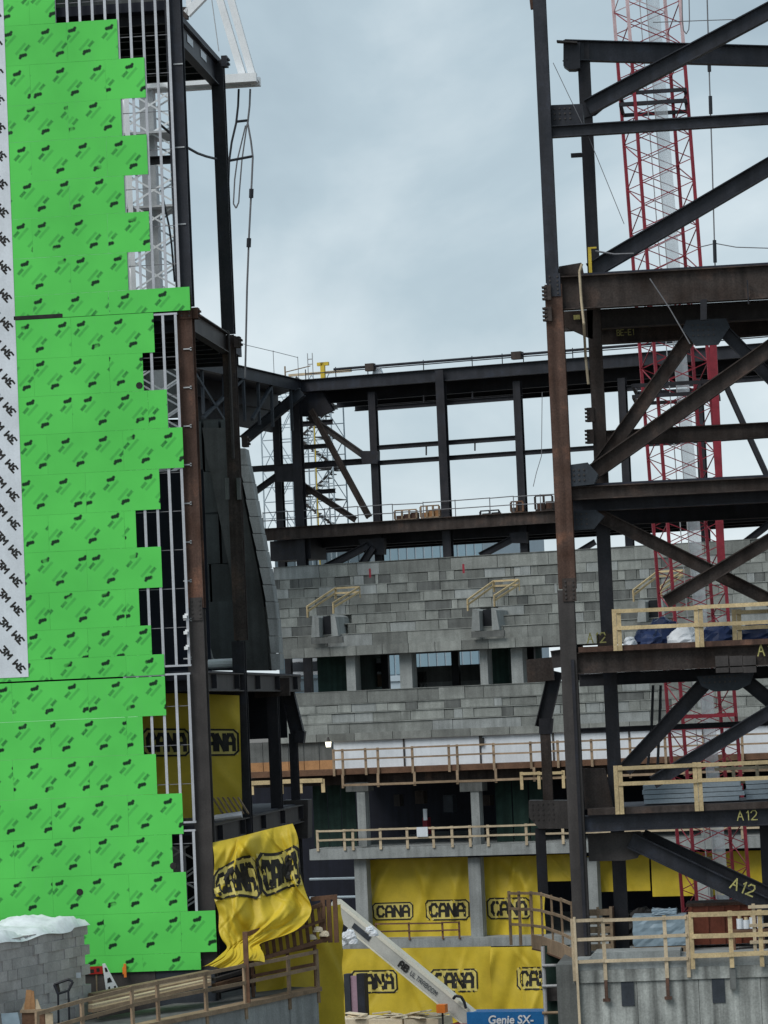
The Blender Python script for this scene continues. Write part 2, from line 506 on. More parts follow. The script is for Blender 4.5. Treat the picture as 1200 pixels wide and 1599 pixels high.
# ------------------------------------------------------------------ stroke lettering (flat print, cut as thin raised strokes)
GLYPH = {
    'C': [[(.95, .78), (.75, 1), (.25, 1), (0, .75), (0, .25), (.25, 0), (.75, 0), (.95, .22)]],
    'A': [[(0, 0), (0, .7), (.25, 1), (.75, 1), (1, .7), (1, 0)], [(0, .42), (1, .42)]],
    'N': [[(0, 0), (0, 1), (1, 0), (1, 1)]],
    '1': [[(.3, .8), (.55, 1), (.55, 0)]],
    '2': [[(0, .8), (.25, 1), (.75, 1), (.95, .75), (.8, .5), (0, 0), (1, 0)]],
    '3': [[(0, 1), (.9, 1), (.45, .58), (.85, .5), (.9, .2), (.6, 0), (0, .05)]],
    'M': [[(0, 0), (0, 1), (.5, .45), (1, 1), (1, 0)]],
    'a': [[(0, 0), (.5, 1), (1, 0)], [(.2, .38), (.8, .38)]],
    'B': [[(0, 0), (0, 1), (.75, 1), (.9, .75), (.7, .52), (0, .52)], [(.7, .52), (1, .3), (.8, 0), (0, 0)]],
    '-': [[(.1, .5), (.9, .5)]],
    'U': [[(0, 1), (0, .2), (.25, 0), (.75, 0), (1, .2), (1, 1)]],
    'L': [[(0, 1), (0, 0), (.9, 0)]],
    'T': [[(0, 1), (1, 1)], [(.5, 1), (.5, 0)]],
    'R': [[(0, 0), (0, 1), (.8, 1), (.95, .75), (.8, .5), (0, .5)], [(.4, .5), (1, 0)]],
    'O': [[(.25, 0), (.75, 0), (1, .25), (1, .75), (.75, 1), (.25, 1), (0, .75), (0, .25), (.25, 0)]],
    'E': [[(1, 1), (0, 1), (0, 0), (1, 0)], [(0, .5), (.8, .5)]],
}
def strokes(mb, text, place, cw, ch, gap, th, seg=3):
    """place(x, y, k) -> 3-D point for print coordinates x right, y up; k lifts stacked strokes apart"""
    x0, k = 0.0, 0
    for c in text:
        for line in GLYPH.get(c, []):
            for (ax, ay), (bx_, by) in zip(line[:-1], line[1:]):
                stroke(mb, (x0 + ax * cw, ay * ch), (x0 + bx_ * cw, by * ch), place, th, k, seg)
                k = (k + 1) % 4
        x0 += (cw + gap) * (1.0 if c != '1' else 0.75)
    return mb
def stroke(mb, a, b, place, th, k=0, seg=3):
    a, b = Vector((a[0], a[1])), Vector((b[0], b[1]))
    d = b - a
    if d.length < 1e-6: return
    d = d.normalized()
    n = Vector((-d.y, d.x)) * th / 2
    a, b = a - d * th * 0.42, b + d * th * 0.42
    vs, fs = [], []
    for i in range(seg + 1):
        p = a.lerp(b, i / seg)
        vs += [place(p.x + n.x, p.y + n.y, k), place(p.x - n.x, p.y - n.y, k)]
    for i in range(seg):
        fs.append((2 * i, 2 * i + 1, 2 * i + 3, 2 * i + 2))
    mb.add(vs, fs)

# ------------------------------------------------------------------ the green wall
wall = thing('sheathed_wall', 'tall wall of printed bright green sheathing boards with a stepped unfinished edge', 'wall', F0.P(150, 1515, 0))
ROWS = [(-120, -84, 60), (-84, -24, 130), (-24, 36, 86), (33, 92, 184.5), (91, 152, 227), (152, 212, 190), (212, 272, 230.5), (273, 332, 195), (332, 392, 234),
        (393, 453, 200), (450, 484, 297), (488, 550, 241), (550, 610, 224), (610, 668, 262), (669, 730, 286.5), (731, 795, 250),
        (795, 855, 213), (855, 917, 253), (917, 977, 218), (977, 1022, 237), (1022, 1053.5, 257), (1056, 1117, 259), (1117, 1178, 224),
        (1178, 1240, 245), (1240, 1302, 286), (1302, 1362, 270), (1362, 1423, 292), (1423, 1486, 338), (1486, 1514, 314)]
UL = F0.P(-250, 800, 0).x
prev_z0 = None
for i, (ya, yb, xr) in enumerate(ROWS):
    ym = (ya + yb) / 2
    ur = F0.P(xr, ym, 0).x
    z1 = F0.P(xr, ya, 0).z
    if i == 0: z1 = F0.P(xr, -140, 0).z
    if prev_z0 is not None and ya not in (488, 1056): z1 = prev_z0
    z0 = F0.P(xr, yb, 0).z
    prev_z0 = z0 - 0.004
    edges = [UL]
    e = -45.0 + (i % 2) * 1.22 + (i * 0.37) % 0.4
    while e < ur - 0.35:
        if e > UL + 0.3: edges.append(e)
        e += 2.44
    edges.append(ur)
    for j, (ua, ub) in enumerate(zip(edges[:-1], edges[1:])):
        L_, H_ = ub - ua - 0.004, z1 - z0
        v0 = random.uniform(-0.003, 0.003)
        top = 1.22 - H_ if H_ < 1.1 and i % 3 else 0.0
        me = MB().box(0, L_, 0, 0.016, top, top + H_).mesh('board', M['sheath'])
        o = part('board', me, None, wall, loc=(ua, v0, z0 - top))
        o.matrix_basis = o.matrix_basis @ Matrix.Rotation(random.uniform(-0.0012, 0.0012), 4, 'X')
# white membrane strip over the boards with its printed lettering
mem_r = F0.P(45, 1055, 0).x
mem_l = mem_r - 1.15
mz0, mz1 = F0.P(45, 1057, 0).z, F0.P(5, -140, 0).z
mem = part('membrane_strip', MB().box(mem_l, mem_r, -0.012, -0.006, mz0, mz1), M['white_sheet'], wall, label='white self-adhered membrane strip printed with black lettering')
mbp = MB()
k = 0
z = mz0 + 0.35
while z < mz1:
    for (uc, zc, ang) in ((mem_r - 0.70, z + 0.44, RAD(-50)), (mem_r - 0.28, z, RAD(130))):
        ca, sa = math.cos(ang), math.sin(ang)
        def place(x, y, kk, uc=uc, zc=zc, ca=ca, sa=sa):
            x -= 0.19; y -= 0.085
            return (uc + x * ca - y * sa, -0.016 - 0.0015 * kk, zc + x * sa + y * ca)
        strokes(mbp, '3M', place, 0.165, 0.19, 0.05, 0.058, 1)
    z += 0.905
part('printed_lettering', mbp, M['ink'], mem)
# dark strip and discs stand in for shade inside an open joint and holes
pa, pb = F0.P(22, 497, 0), F0.P(98, 492, 0)
part('joint_shade_strip', MB().box(pa.x, pb.x, -0.012, -0.005, pa.z - 0.06, pa.z + 0.06), M['ink'], wall)
for hx, hy in ((125, 1393), (218, 602), (271, 1352)):
    p = F0.P(hx, hy, 0)
    part('hole_shade_disc', MB().tube((p.x, -0.012, p.z), (p.x, -0.004, p.z), 0.11, 10), M['ink'], wall)
# galvanised studs and tracks, one storey after the other
def storey(y_top, y_bot, last_px, n, name='stud'):
    zt, zb = F0.P(290, y_top, 0.1).z, F0.P(290, y_bot, 0.1).z
    ul = F0.P(last_px, (y_top + y_bot) / 2, 0.1).x
    me = MB().box(-0.042, 0.042, 0.03, 0.06, zb, zt).box(-0.042, -0.036, 0.06, 0.18, zb, zt).mesh('stud', M['galv'])
    fix_normals(me)
    for k in range(n):
        part('stud', me, None, wall, loc=(ul - 0.406 * k, 0, 0))
    u0 = ul - 0.406 * (n - 1)
    for zz in (zb, zt):
        part('track', MB().box(u0 - 0.05, ul + 0.06, 0.025, 0.185, zz - 0.03, zz + 0.03), M['galv'], wall)
    z = zb + 1.2
    while z < zt - 0.4:
        part('bridging', MB().box(u0 - 0.05, ul + 0.03, 0.09, 0.12, z - 0.011, z + 0.011), M['rope_grey'], wall)
        z += 1.22
storey(-140, 470, 269, 11)
storey(489, 1039, 285.5, 7)
storey(1052, 1284, 299.5, 6)
storey(1297, 1500, 307, 4)

# ------------------------------------------------------------------ steel frame behind the wall
lf = thing('steel_skeleton', 'dark and rusty steel columns, beams and floor decks rising beside the green wall', 'steelwork', F0.P(318, 1600, 0.5))
def vcol(root, px, py, v, w, d, ya, yb, mat, frame=F0, name='column', z_to=None, face=True):
    """wide-flange column through photo point (px, py), from photo height ya down to yb"""
    p = frame.P(px, py, v)
    za, zb = frame.P(px, ya, v).z, frame.P(px, yb, v).z
    if z_to is not None: zb = z_to
    up = (0, 1, 0) if face else (1, 0, 0)
    return part(name, MB().ibeam((p.x, v, zb), (p.x, v, za), d, w, up=up, tf=0.04, tw=0.03), mat, root)
def hbeam(root, px0, px1, py, pref, v, depth, width, mat, frame=F0, name='beam', v1=None):
    """level beam whose top edge passes photo point (pref, py); spans photo columns px0..px1"""
    z = frame.P(pref, py, v).z - depth / 2
    a = frame.Q(px0, z, v)
    b = frame.Q(px1, z, v if v1 is None else v1)
    return part(name, MB().ibeam(a, b, depth, width), mat, root)
def diag(root, x0, y0, x1, y1, v, depth, mat, frame=F0, name='brace', v1=None, width=None):
    a = frame.P(x0, y0, v)
    b = frame.P(x1, y1, v if v1 is None else v1)
    d = (b - a).normalized()
    up = Vector((0, 1, 0)).cross(d) if abs(d.y) < 0.9 else Vector((0, 0, 1))
    return part(name, MB().ibeam(a, b, depth, width or depth * 0.8, up=up), mat, root)
def plate(root, pts, v, th, mat, frame=F0, name='gusset_plate'):
    return part(name, MB().prism([frame.P(x, y, v) for x, y in pts], (0, th, 0)), mat, root)

CV = 0.5                                       # column line behind the studs
vcol(lf, 275, 100, CV, 0.50, 0.5, -140, 479, M['steel_dark'])
vcol(lf, 294, 600, CV, 0.50, 0.5, 480, 950, M['rust'])
vcol(lf, 316, 1200, CV, 0.55, 0.5, 951, 1500, M['steel_grey'], z_to=0)
BV = 8.2                                       # second line of columns
vcol(lf, 341, 120, BV, 0.42, 0.42, 96, 522, M['steel_black'])
vcol(lf, 373, 900, BV, 0.42, 0.42, 523, 1000, M['rust_dark'])
vcol(lf, 381, 1200, BV, 0.42, 0.42, 1001, 1500, M['steel_black'], z_to=-5)
UX = F0.P(316, 1200, CV).x                     # side line of the frame
def sidebeam(y, px, dpx, va, vb, mat, name='beam', du=0.12, width=0.3):
    z1 = F0.P(px, y, CV).z
    d = dpx * F0.m(0)
    return part(name, MB().ibeam((UX + du, va, z1 - d / 2), (UX + du, vb, z1 - d / 2), d, width), mat, lf)
sidebeam(27, 288, 42, CV + 0.26, BV - 0.2, M['steel_dark'])
sidebeam(482, 302, 34, CV + 0.26, BV - 0.2, M['steel_grey'])
sidebeam(1049, 326, 30, CV + 0.28, 22.5, M['steel_grey'])
sidebeam(1289, 333, 32, CV + 0.28, 22.5, M['steel_grey'])
for y in (1049, 1289):                          # stiffeners on the side beams
    z1 = F0.P(326, y, CV).z
    for q in range(9):
        if q % 2: continue
        vq = 2.2 + q * 2.3
        part('stiffener', MB().box(UX + 0.13, UX + 0.30, vq - 0.02, vq + 0.02, z1 - 0.52, z1 - 0.06), M['steel_black'], lf)
# third and fourth columns deeper in
vcol(lf, 430, 1180, 16.9, 0.40, 0.4, 1076, 1400, M['steel_black'], z_to=-5)
p = F0.P(460, 1190, 21.5)
part('column', MB().ibeam((p.x, 21.5, -5), (p.x, 21.5, F0.P(460, 1145, 21.5).z), 0.34, 0.3, up=(0, 1, 0)), M['steel_black'], lf)
diag(lf, 449, 1080, 467, 1152, 21.5, 0.5, M['steel_black'], name='raking_strut')
plate(lf, [(462, 1140), (476, 1142), (474, 1160), (460, 1160)], 21.2, 0.5, M['steel_black'])
plate(lf, [(441, 1250), (481, 1249), (481, 1309), (441, 1312)], 21.0, 1.2, M['steel_grey'], name='bearing_box')
plate(lf, [(398, 1060), (452, 1058), (452, 1086), (398, 1090)], 16.5, 0.3, M['rust_dark'], name='connection_plate')
# splice plates, bracket clusters, pipe
for x, y, v, mt_ in ((372, 535, BV - 0.3, 'rust_dark'), (384, 690, BV - 0.3, 'rust_dark'), (352, 97, BV - 0.3, 'steel_dark'), (307, 490, CV, 'rust')):
    s = F0.m(v)
    p = F0.P(x, y, v)
    part('bracket', MB().box(p.x - 5 * s, p.x + 4 * s, v - 0.2, v + 0.2, p.z - 8 * s, p.z + 9 * s)
         .box(p.x - 4 * s, p.x + 7 * s, v - 0.13, v + 0.13, p.z - 5 * s, p.z - 2 * s)
         .box(p.x - 4 * s, p.x + 7 * s, v - 0.13, v + 0.13, p.z + 2 * s, p.z + 5 * s), M[mt_], lf)
pa, pb = F0.P(357, 518, BV - 0.5), F0.P(364, 716, BV - 0.5)
part('drain_pipe', MB().tube((pa.x, pa.y, pa.z), (pa.x, pa.y, pb.z), 0.05, 8).tube((pa.x, pa.y, pa.z), (pa.x - 0.2, pa.y, pa.z + 0.04), 0.05, 8), M['steel_grey'], lf)
for x in (354, 372):                            # pale sleeve plates clamped on the back column
    p, q = F0.P(x, 746, BV - 0.4), F0.P(x, 780, BV - 0.4)
    part('sleeve_plate', MB().box(p.x - 0.06, p.x + 0.06, p.y, p.y + 0.2, q.z, p.z), M['concrete_grey'], lf)
z = F0.P(300, 546, CV).z
k = 0
while z > F0.P(300, 1035, CV).z:
    p = F0.Q(293, z, CV - 0.3)
    part('clip', MB().box(p.x - 0.13, p.x + 0.13, p.y, p.y + 0.03, z - 0.02, z + 0.02).box(p.x + 0.08, p.x + 0.13, p.y, p.y + 0.05, z - 0.05, z + 0.05), M['grey_paint'], lf)
    z -= 1.22
for y in (100, 230, 350):
    p = F0.P(278 + (y - 100) * 0.02, y, CV - 0.27)
    part('clip', MB().box(p.x - 0.14, p.x + 0.16, p.y - 0.02, p.y + 0.02, p.z - 0.02, p.z + 0.02), M['grey_paint'], lf)
# girt stub seen between the studs
p, q = F0.P(231, 244, 1.2), F0.P(272, 256, 1.2)
part('girt', MB().ibeam((p.x - 3, 1.2, (p.z + q.z) / 2), (q.x, 1.2, (p.z + q.z) / 2), 0.25, 0.2), M['steel_black'], lf)
# floor decks with joists
def deck(y, px, vb, th=0.3, joists=9):
    z = F0.P(px, y, CV).z
    part('floor_deck', MB().box(-50, UX - 0.05, 0.35, vb, z - th, z), M['deck_soffit'], lf)
    for k in range(joists):
        vq = 0.9 + k * (vb - 1.4) / (joists - 1)
        part('joist', MB().ibeam((-50, vq, z - th - 0.17), (UX - 0.1, vq, z - th - 0.17), 0.34, 0.16), M['steel_black'], lf)
    return z
zd1 = deck(2, 262, 11.2)
zd2 = deck(484, 300, 12.5)
zd3 = deck(1046, 318, 24)
zd4 = deck(1288, 325, 24)
p = F0.P(90, 13, 0.5)
part('parapet_upstand', MB().box(-50, UX - 0.2, 0.9, 1.1, zd1 + 0.002, zd1 + 1.2), M['concrete_grey'], lf)
# two pale tags on the top side beam
for va in (2.4, 5.0):
    part('beam_tag', MB().box(UX + 0.15, UX + 0.156, va, va + 1.1, zd1 - 0.95, zd1 - 0.7), M['white_sheet'], lf)
# navy tarp, added so the closed interior between floors stays dark
part('dark_partition', MB().box(-50, UX - 1.0, 9.0, 9.05, zd3 + 0.01, F0.P(280, 735, 9).z), M['navy'], lf)
part('dark_partition', MB().box(-50, UX - 0.4, 20.5, 20.55, -5.0, zd4 - 0.7), M['dark'], lf)  # near-black sheet added in place of shade below the bottom deck
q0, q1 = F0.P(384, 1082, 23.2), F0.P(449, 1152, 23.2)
part('shade_panel', MB().box(q0.x - 3, q1.x, 23.2, 23.3, q1.z, zd3 - 0.4), M['dark'], lf)  # near-black panel added in place of the shaded interior

# ------------------------------------------------------------------ stand seen from its end, behind the left frame
ls = thing('concrete_stand', 'dark end wall of a stepped concrete stand behind the left steel columns', 'stand', F0.P(370, 1045, 24))
LV = 24.0
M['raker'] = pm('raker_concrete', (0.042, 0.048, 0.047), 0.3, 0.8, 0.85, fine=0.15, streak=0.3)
zb = F0.P(380, 1047, LV).z
prof = [(374, 655), (376, 668), (383, 715), (391, 745), (399, 790), (407, 830), (415, 870), (423, 910), (430, 955), (434, 1000), (437, 1047)]
cuts_y = [655, 735, 800, 880, 945, 1000, 1047]
def edge_x(y):
    for (xa, ya), (xb, yb) in zip(prof[:-1], prof[1:]):
        if ya <= y <= yb and yb > ya:
            return xa + (xb - xa) * (y - ya) / (yb - ya)
    return prof[-1][0]
for k, (ya, yb) in enumerate(zip(cuts_y[:-1], cuts_y[1:])):
    xs = [-120, 60, 200, 318, 345, 372] if k < 3 else [-120, 60, 200, 330, 372, 405]
    for a, b in zip(xs[:-1], xs[1:]):
        p, q = F0.P(a, ya, LV), F0.P(b, yb, LV)
        zt = F0.P(340, ya, LV).z; zq = F0.P(340, yb, LV).z
        ub = F0.Q(b, zq, LV).x
        lim = F0.P(edge_x(ya) - 4, ya, LV).x
        if ub > lim: ub = lim
        ua = F0.Q(a, zt, LV).x
        if ua >= ub - 0.1: continue
        off = random.uniform(0, 0.05)
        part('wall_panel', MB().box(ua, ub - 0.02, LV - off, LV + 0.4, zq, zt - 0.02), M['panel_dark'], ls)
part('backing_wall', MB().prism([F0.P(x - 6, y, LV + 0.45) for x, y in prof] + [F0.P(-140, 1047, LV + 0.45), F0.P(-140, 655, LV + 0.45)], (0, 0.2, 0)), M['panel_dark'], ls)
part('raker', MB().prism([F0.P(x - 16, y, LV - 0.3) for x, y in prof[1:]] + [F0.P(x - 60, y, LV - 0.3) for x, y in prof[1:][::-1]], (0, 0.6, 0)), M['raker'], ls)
for a, b in ((-160, 20), (20, 150), (150, 230), (230, 301)):        # panels added as a dark mass for the truss behind the crane mast
    zt, zq = F0.P(250, 556, LV).z, F0.P(250, 653, LV).z
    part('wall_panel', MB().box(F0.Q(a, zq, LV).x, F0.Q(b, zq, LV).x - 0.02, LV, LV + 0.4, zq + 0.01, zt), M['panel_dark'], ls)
# stepped pale nosing: one slab per step
steps = 13
for k in range(steps):
    y0 = 700 + (1047 - 700) * k / steps
    y1 = 700 + (1047 - 700) * (k + 1) / steps
    x0, x1 = edge_x(y0), edge_x(y1)
    a, b = F0.P(x0 - 10, y0, LV - 0.5), F0.P(x1 + 1, y1, LV - 0.5)
    part('step', MB().prism([F0.P(x0 - 13, y0, LV - 0.6), F0.P(x0 + 2, y0, LV - 0.6), F0.P(x1 + 1, y1 - 1, LV - 0.6), F0.P(x1 - 12, y1 - 1, LV - 0.6)], (0, 1.0, 0)), M['concrete'], ls)
for a, b, ya, yb in ((328, 372, 940, 1038), (392, 408, 942, 1045), (411, 432, 948, 1045)):
    zt, zq = F0.P(a, ya, LV - 0.2).z, F0.P(a, yb, LV - 0.2).z
    part('infill_panel', MB().box(F0.Q(a, zq, LV - 0.2).x, F0.Q(b, zq, LV - 0.2).x, LV - 0.25, LV - 0.1, zq, zt), M['concrete_grey'] if a > 380 else M['panel_dark'], ls)
part('conduit', MB().rope([F0.P(322, 940, 20), F0.P(324, 1000, 20), F0.P(331, 1028, 20), F0.P(345, 1042, 20)], 0.06), M['concrete_grey'], ls)

# ------------------------------------------------------------------ lattice masts
def lattice(root, base, top, a, rot, bay, mat, rc=0.07, rb=0.035, mat2=None, split=None):
    """square mast between two points; chords and each face's zig-zag bracing per bay"""
    base, top = Vector(base), Vector(top)
    n = max(1, int(round((top - base).length / bay)))
    cs = [Vector((math.cos(rot + q * math.pi / 2 + math.pi / 4), math.sin(rot + q * math.pi / 2 + math.pi / 4), 0)) * a * 0.7071 for q in range(4)]
    for c in cs:
        if split is None:
            part('chord', MB().bar(base + c, top + c, rc * 2, rc * 2, up=(math.cos(rot), math.sin(rot), 0)), mat, root)
        else:
            mid = base.lerp(top, split)
            part('chord', MB().bar(base + c, mid + c, rc * 2, rc * 2, up=(math.cos(rot), math.sin(rot), 0)), mat, root)
            part('chord', MB().bar(mid + c, top + c, rc * 2, rc * 2, up=(math.cos(rot), math.sin(rot), 0)), mat2, root)
    for k in range(n):
        p, q = base.lerp(top, k / n), base.lerp(top, (k + 1) / n)
        mid = p.lerp(q, 0.5)
        mb = MB()
        for f in range(4):
            c0, c1 = cs[f], cs[(f + 1) % 4]
            mb.tube(p + c0, mid + c1, rb, 4).tube(mid + c1, q + c0, rb, 4)
            if f % 2 == 0:
                mb.tube(p + c1, mid + c0, rb, 4).tube(mid + c0, q + c1, rb, 4)
        part('bracing', mb, mat if split is None or k / n < split else mat2, root)

wc = thing('tower_crane', 'white lattice tower crane standing behind the green wall', 'crane', F0.P(255, 1600, 19))
VW = 19.0
b0 = F0.P(268, 900, VW); t0 = F0.P(237, 150, VW)
cx_ = F0.P(243, 430, VW).x
lattice(wc, (cx_, VW, -5), (cx_, VW, F0.P(237, 60, VW).z), 1.75, RAD(14), 2.1, M['white_paint'], 0.085, 0.045)
part('lift_cage', MB().box(cx_ - 0.30, cx_ + 0.22, VW - 0.3, VW + 0.3, 1.0, F0.P(237, 140, VW).z), M['grey_paint'], wc)
for y in (215, 330, 470):
    zq = F0.P(240, y, VW).z
    part('platform', MB().box(cx_ - 1.0, cx_ + 1.0, VW - 1.0, VW + 1.0, zq, zq + 0.08), M['grey_paint'], wc)
# counter platform and inclined stay legs at the top
zt = F0.P(300, 131, VW).z
ux0, ux1 = F0.Q(200, zt, VW).x, F0.Q(404, zt, VW).x
part('platform_arm', MB().box(ux0, ux1, VW - 0.6, VW - 0.3, zt - 0.16, zt + 0.16).box(ux0, ux1, VW + 0.3, VW + 0.6, zt - 0.16, zt + 0.16)
     .box(ux0, ux1, VW - 0.29, VW + 0.29, zt - 0.04, zt + 0.04), M['white_paint'], wc)
for xa, xb in ((342, 383), (360, 398)):
    pa, pb = F0.P(xa - 10, -40, VW), F0.P(xb, 130, VW)
    part('stay_leg', MB().bar(pa, pb, 0.26, 0.3, up=(0, 1, 0)), M['white_paint'], wc)
pa, pb = F0.P(292, 22, VW + 1), F0.P(352, -40, VW + 1)
part('stay_leg', MB().bar(pa, pb, 0.3, 0.3, up=(0, 1, 0)), M['white_paint'], wc)
part('stay_leg', MB().bar(F0.P(296, 20, VW + 1), F0.P(294, -40, VW + 1), 0.2, 0.2, up=(0, 1, 0)), M['white_paint'], wc)
part('slew_bracket', MB().bar(F0.P(288, 30, VW + 1), F0.P(289, 12, VW + 1), 0.3, 0.3, up=(0, 1, 0)), M['rust_dark'], wc)
part('handrail', MB().rope([F0.P(398, 112, VW), F0.P(399, 128, VW)], 0.03), M['grey_paint'], wc)
part('pendant_line', MB().rope([F0.P(331, 0, VW), F0.P(342, 80, VW)], 0.02), M['grey_paint'], wc)
# rigging that hangs from the arm
rg = thing('hanging_rigging', 'black sling ropes with a crossbar hanging from the end of the white crane arm', 'rigging', F0.P(380, 140, VW))
part('sling', MB().rope([F0.P(373, 139, VW), F0.P(372, 165, VW), F0.P(369, 192, VW), F0.P(362, 222, VW), F0.P(358, 252, VW), F0.P(357, 285, VW)], 0.045), M['cable'], rg)
part('sling', MB().rope([F0.P(391, 139, VW), F0.P(390, 165, VW), F0.P(387, 192, VW), F0.P(392, 220, VW), F0.P(395, 245, VW), F0.P(393, 290, VW), F0.P(389, 370, VW), F0.P(386, 450, VW), F0.P(383, 590, VW)], 0.04), M['rope_grey'], rg)
part('crossbar', MB().tube(F0.P(369, 190, VW), F0.P(387, 188, VW), 0.05), M['cable'], rg)
part('crossbar', MB().tube(F0.P(358, 251, VW), F0.P(395, 244, VW), 0.05), M['cable'], rg)
part('loop', MB().rope([F0.P(386, 194, VW), F0.P(378, 250, VW), F0.P(374, 300, VW), F0.P(373, 316, VW), F0.P(369, 325, VW), F0.P(365, 318, VW), F0.P(367, 280, VW), F0.P(371, 250, VW), F0.P(384, 196, VW)], 0.03), M['rope_grey'], rg)
for y in (295, 372):
    pa, pb = F0.P(393 - (y - 295) * 0.05, y, VW - 0.1), F0.P(392.5 - (y - 295) * 0.05, y + 14, VW - 0.1)
    part('shackle', MB().tube(pa, pb, 0.085, 8), M['cable'], rg)
solo('slack_cable', MB().rope([F0.P(250, 194, 2), F0.P(262, 204, 2), F0.P(272, 212, 2), F0.P(292, 230, 2), F0.P(308, 239, 3), F0.P(322, 244, 5), F0.P(338, 248, 7.5)], 0.045), M['cable'],
     'black cable sagging between the two dark left columns', 'cable')
solo('drop_cable', MB().rope([F0.P(252, 296, 0.8), F0.P(258, 325, 0.8), F0.P(264, 352, 0.8), F0.P(268, 380, 0.8), F0.P(273, 440, 0.8)], 0.035), M['cable'],
     'thin black cable hanging down among the studs beside the upper left column', 'cable')

# ------------------------------------------------------------------ red crane
MESH_GUARD = pm('pale_mesh_guard', (0.62, 0.68, 0.72), 0.15, 3, 0.6, streak=0.2)      # open wire mesh: half of it is holes
_n, _l = MESH_GUARD.node_tree.nodes, MESH_GUARD.node_tree.links
_t, _mx = _n.new('ShaderNodeBsdfTransparent'), _n.new('ShaderNodeMixShader')
_mx.inputs['Fac'].default_value = 0.62
_l.new(_n['Principled BSDF'].outputs['BSDF'], _mx.inputs[1])
_l.new(_t.outputs['BSDF'], _mx.inputs[2])
_l.new(_mx.outputs['Shader'], _n['Material Output'].inputs['Surface'])
rc_ = thing('tower_crane', 'red lattice tower crane mast with a pale inner ladder shaft behind the right frame', 'crane', F0.P(1100, 1599, 26))
VR = 26.0
ta, tb = F0.P(1014, 60, VR), F0.P(1101, 1180, VR)
dirn = (ta - tb) / (ta.z - tb.z)
zr0 = -5.0
base_r = tb + dirn * (zr0 - tb.z)
top_r = ta + dirn * (F0.P(1014, -60, VR).z - ta.z)
lattice(rc_, base_r, top_r, 2.1, RAD(17), 1.75, M['red_paint'], 0.056, 0.024, M['pink_paint'], 0.925)
part('ladder_shaft', MB().bar(base_r + Vector((0.25, 0, 0)), top_r + Vector((0.25, 0, 0)), 0.5, 0.4, up=(0, 1, 0)), MESH_GUARD, rc_)
part('ladder', MB().bar(base_r + Vector((-0.25, -0.3, 0)), top_r + Vector((-0.25, -0.3, 0)), 0.04, 0.04, up=(0, 1, 0))
     .bar(base_r + Vector((0.02, -0.35, 0)), top_r + Vector((0.02, -0.35, 0)), 0.04, 0.04, up=(0, 1, 0)), M['grey_paint'], rc_)
for y, hw in ((150, 1.25), (605, 1.6), (1120, 1.3)):
    zq = F0.P(1050, y, VR).z
    c = tb + dirn * (zq - tb.z)
    for dz in (0, -0.42):
        mb = MB()
        for sx, sy, ex, ey in ((-1, -1, 1, -1), (1, -1, 1, 1), (1, 1, -1, 1), (-1, 1, -1, -1)):
            mb.bar(c + Vector((sx * hw, sy * hw, dz)), c + Vector((ex * hw, ey * hw, dz)), 0.12, 0.14)
        part('collar_ring', mb, M['steel_black'] if y < 1000 else M['red_paint'], rc_)
pa, pb = F0.P(1113, 520, VR - 2), F0.P(1124, 765, VR - 2)
part('climbing_leg', MB().bar((pa.x, pa.y, pa.z), (pb.x, pb.y, pb.z), 0.28, 0.3, up=(0, 1, 0)), M['red_paint'], rc_)
pa, pb = F0.P(1121, 765, VR - 2), F0.P(1127, 880, VR - 2)
part('climbing_leg', MB().bar(pa, pb, 0.3, 0.3, up=(0, 1, 0)), M['red_paint'], rc_)
hr = thing('hoist_rope', 'thin grey hoist rope hanging at the upper right beside the red crane', 'rope', F0.P(1117, 418, VR))
part('line', MB().rope([F0.P(1104, -20, 24), F0.P(1108, 120, 24), F0.P(1112, 240, 24), F0.P(1117, 418, 24)], 0.028), M['rope_grey'], hr)
for ya, yb, x in ((98, 112, 1107.7), (150, 178, 1109.5), (375, 410, 1116)):
    part('swivel', MB().tube(F0.P(x, ya, 23.9), F0.P(x + (yb - ya) * 0.03, yb, 23.9), 0.07, 8), M['cable'], hr)
solo('rope_loop', MB().rope([F0.P(1065, -20, 24), F0.P(1066, 35, 24), F0.P(1068, 48, 24), F0.P(1072, 53, 24), F0.P(1076, 46, 24), F0.P(1077, 30, 24), F0.P(1076, -20, 24)], 0.022), M['rope_grey'],
     'small slack rope loop hanging at the top beside the red crane', 'rope')
solo('tag_line', MB().rope([F0.P(1020, 35, 24), F0.P(1100, 32, 24), F0.P(1215, 28, 24)], 0.018), M['rope_grey'], 'thin wire running from the red crane to the right edge at the top', 'wire')
solo('sagging_wire', MB().rope([F0.P(1092, 386, 24), F0.P(1105, 383, 24), F0.P(1117, 380, 24), F0.P(1150, 386, 24), F0.P(1215, 388, 24)], 0.02), M['rope_grey'], 'thin sagging wire crossing at the right above the rusty girders', 'wire')
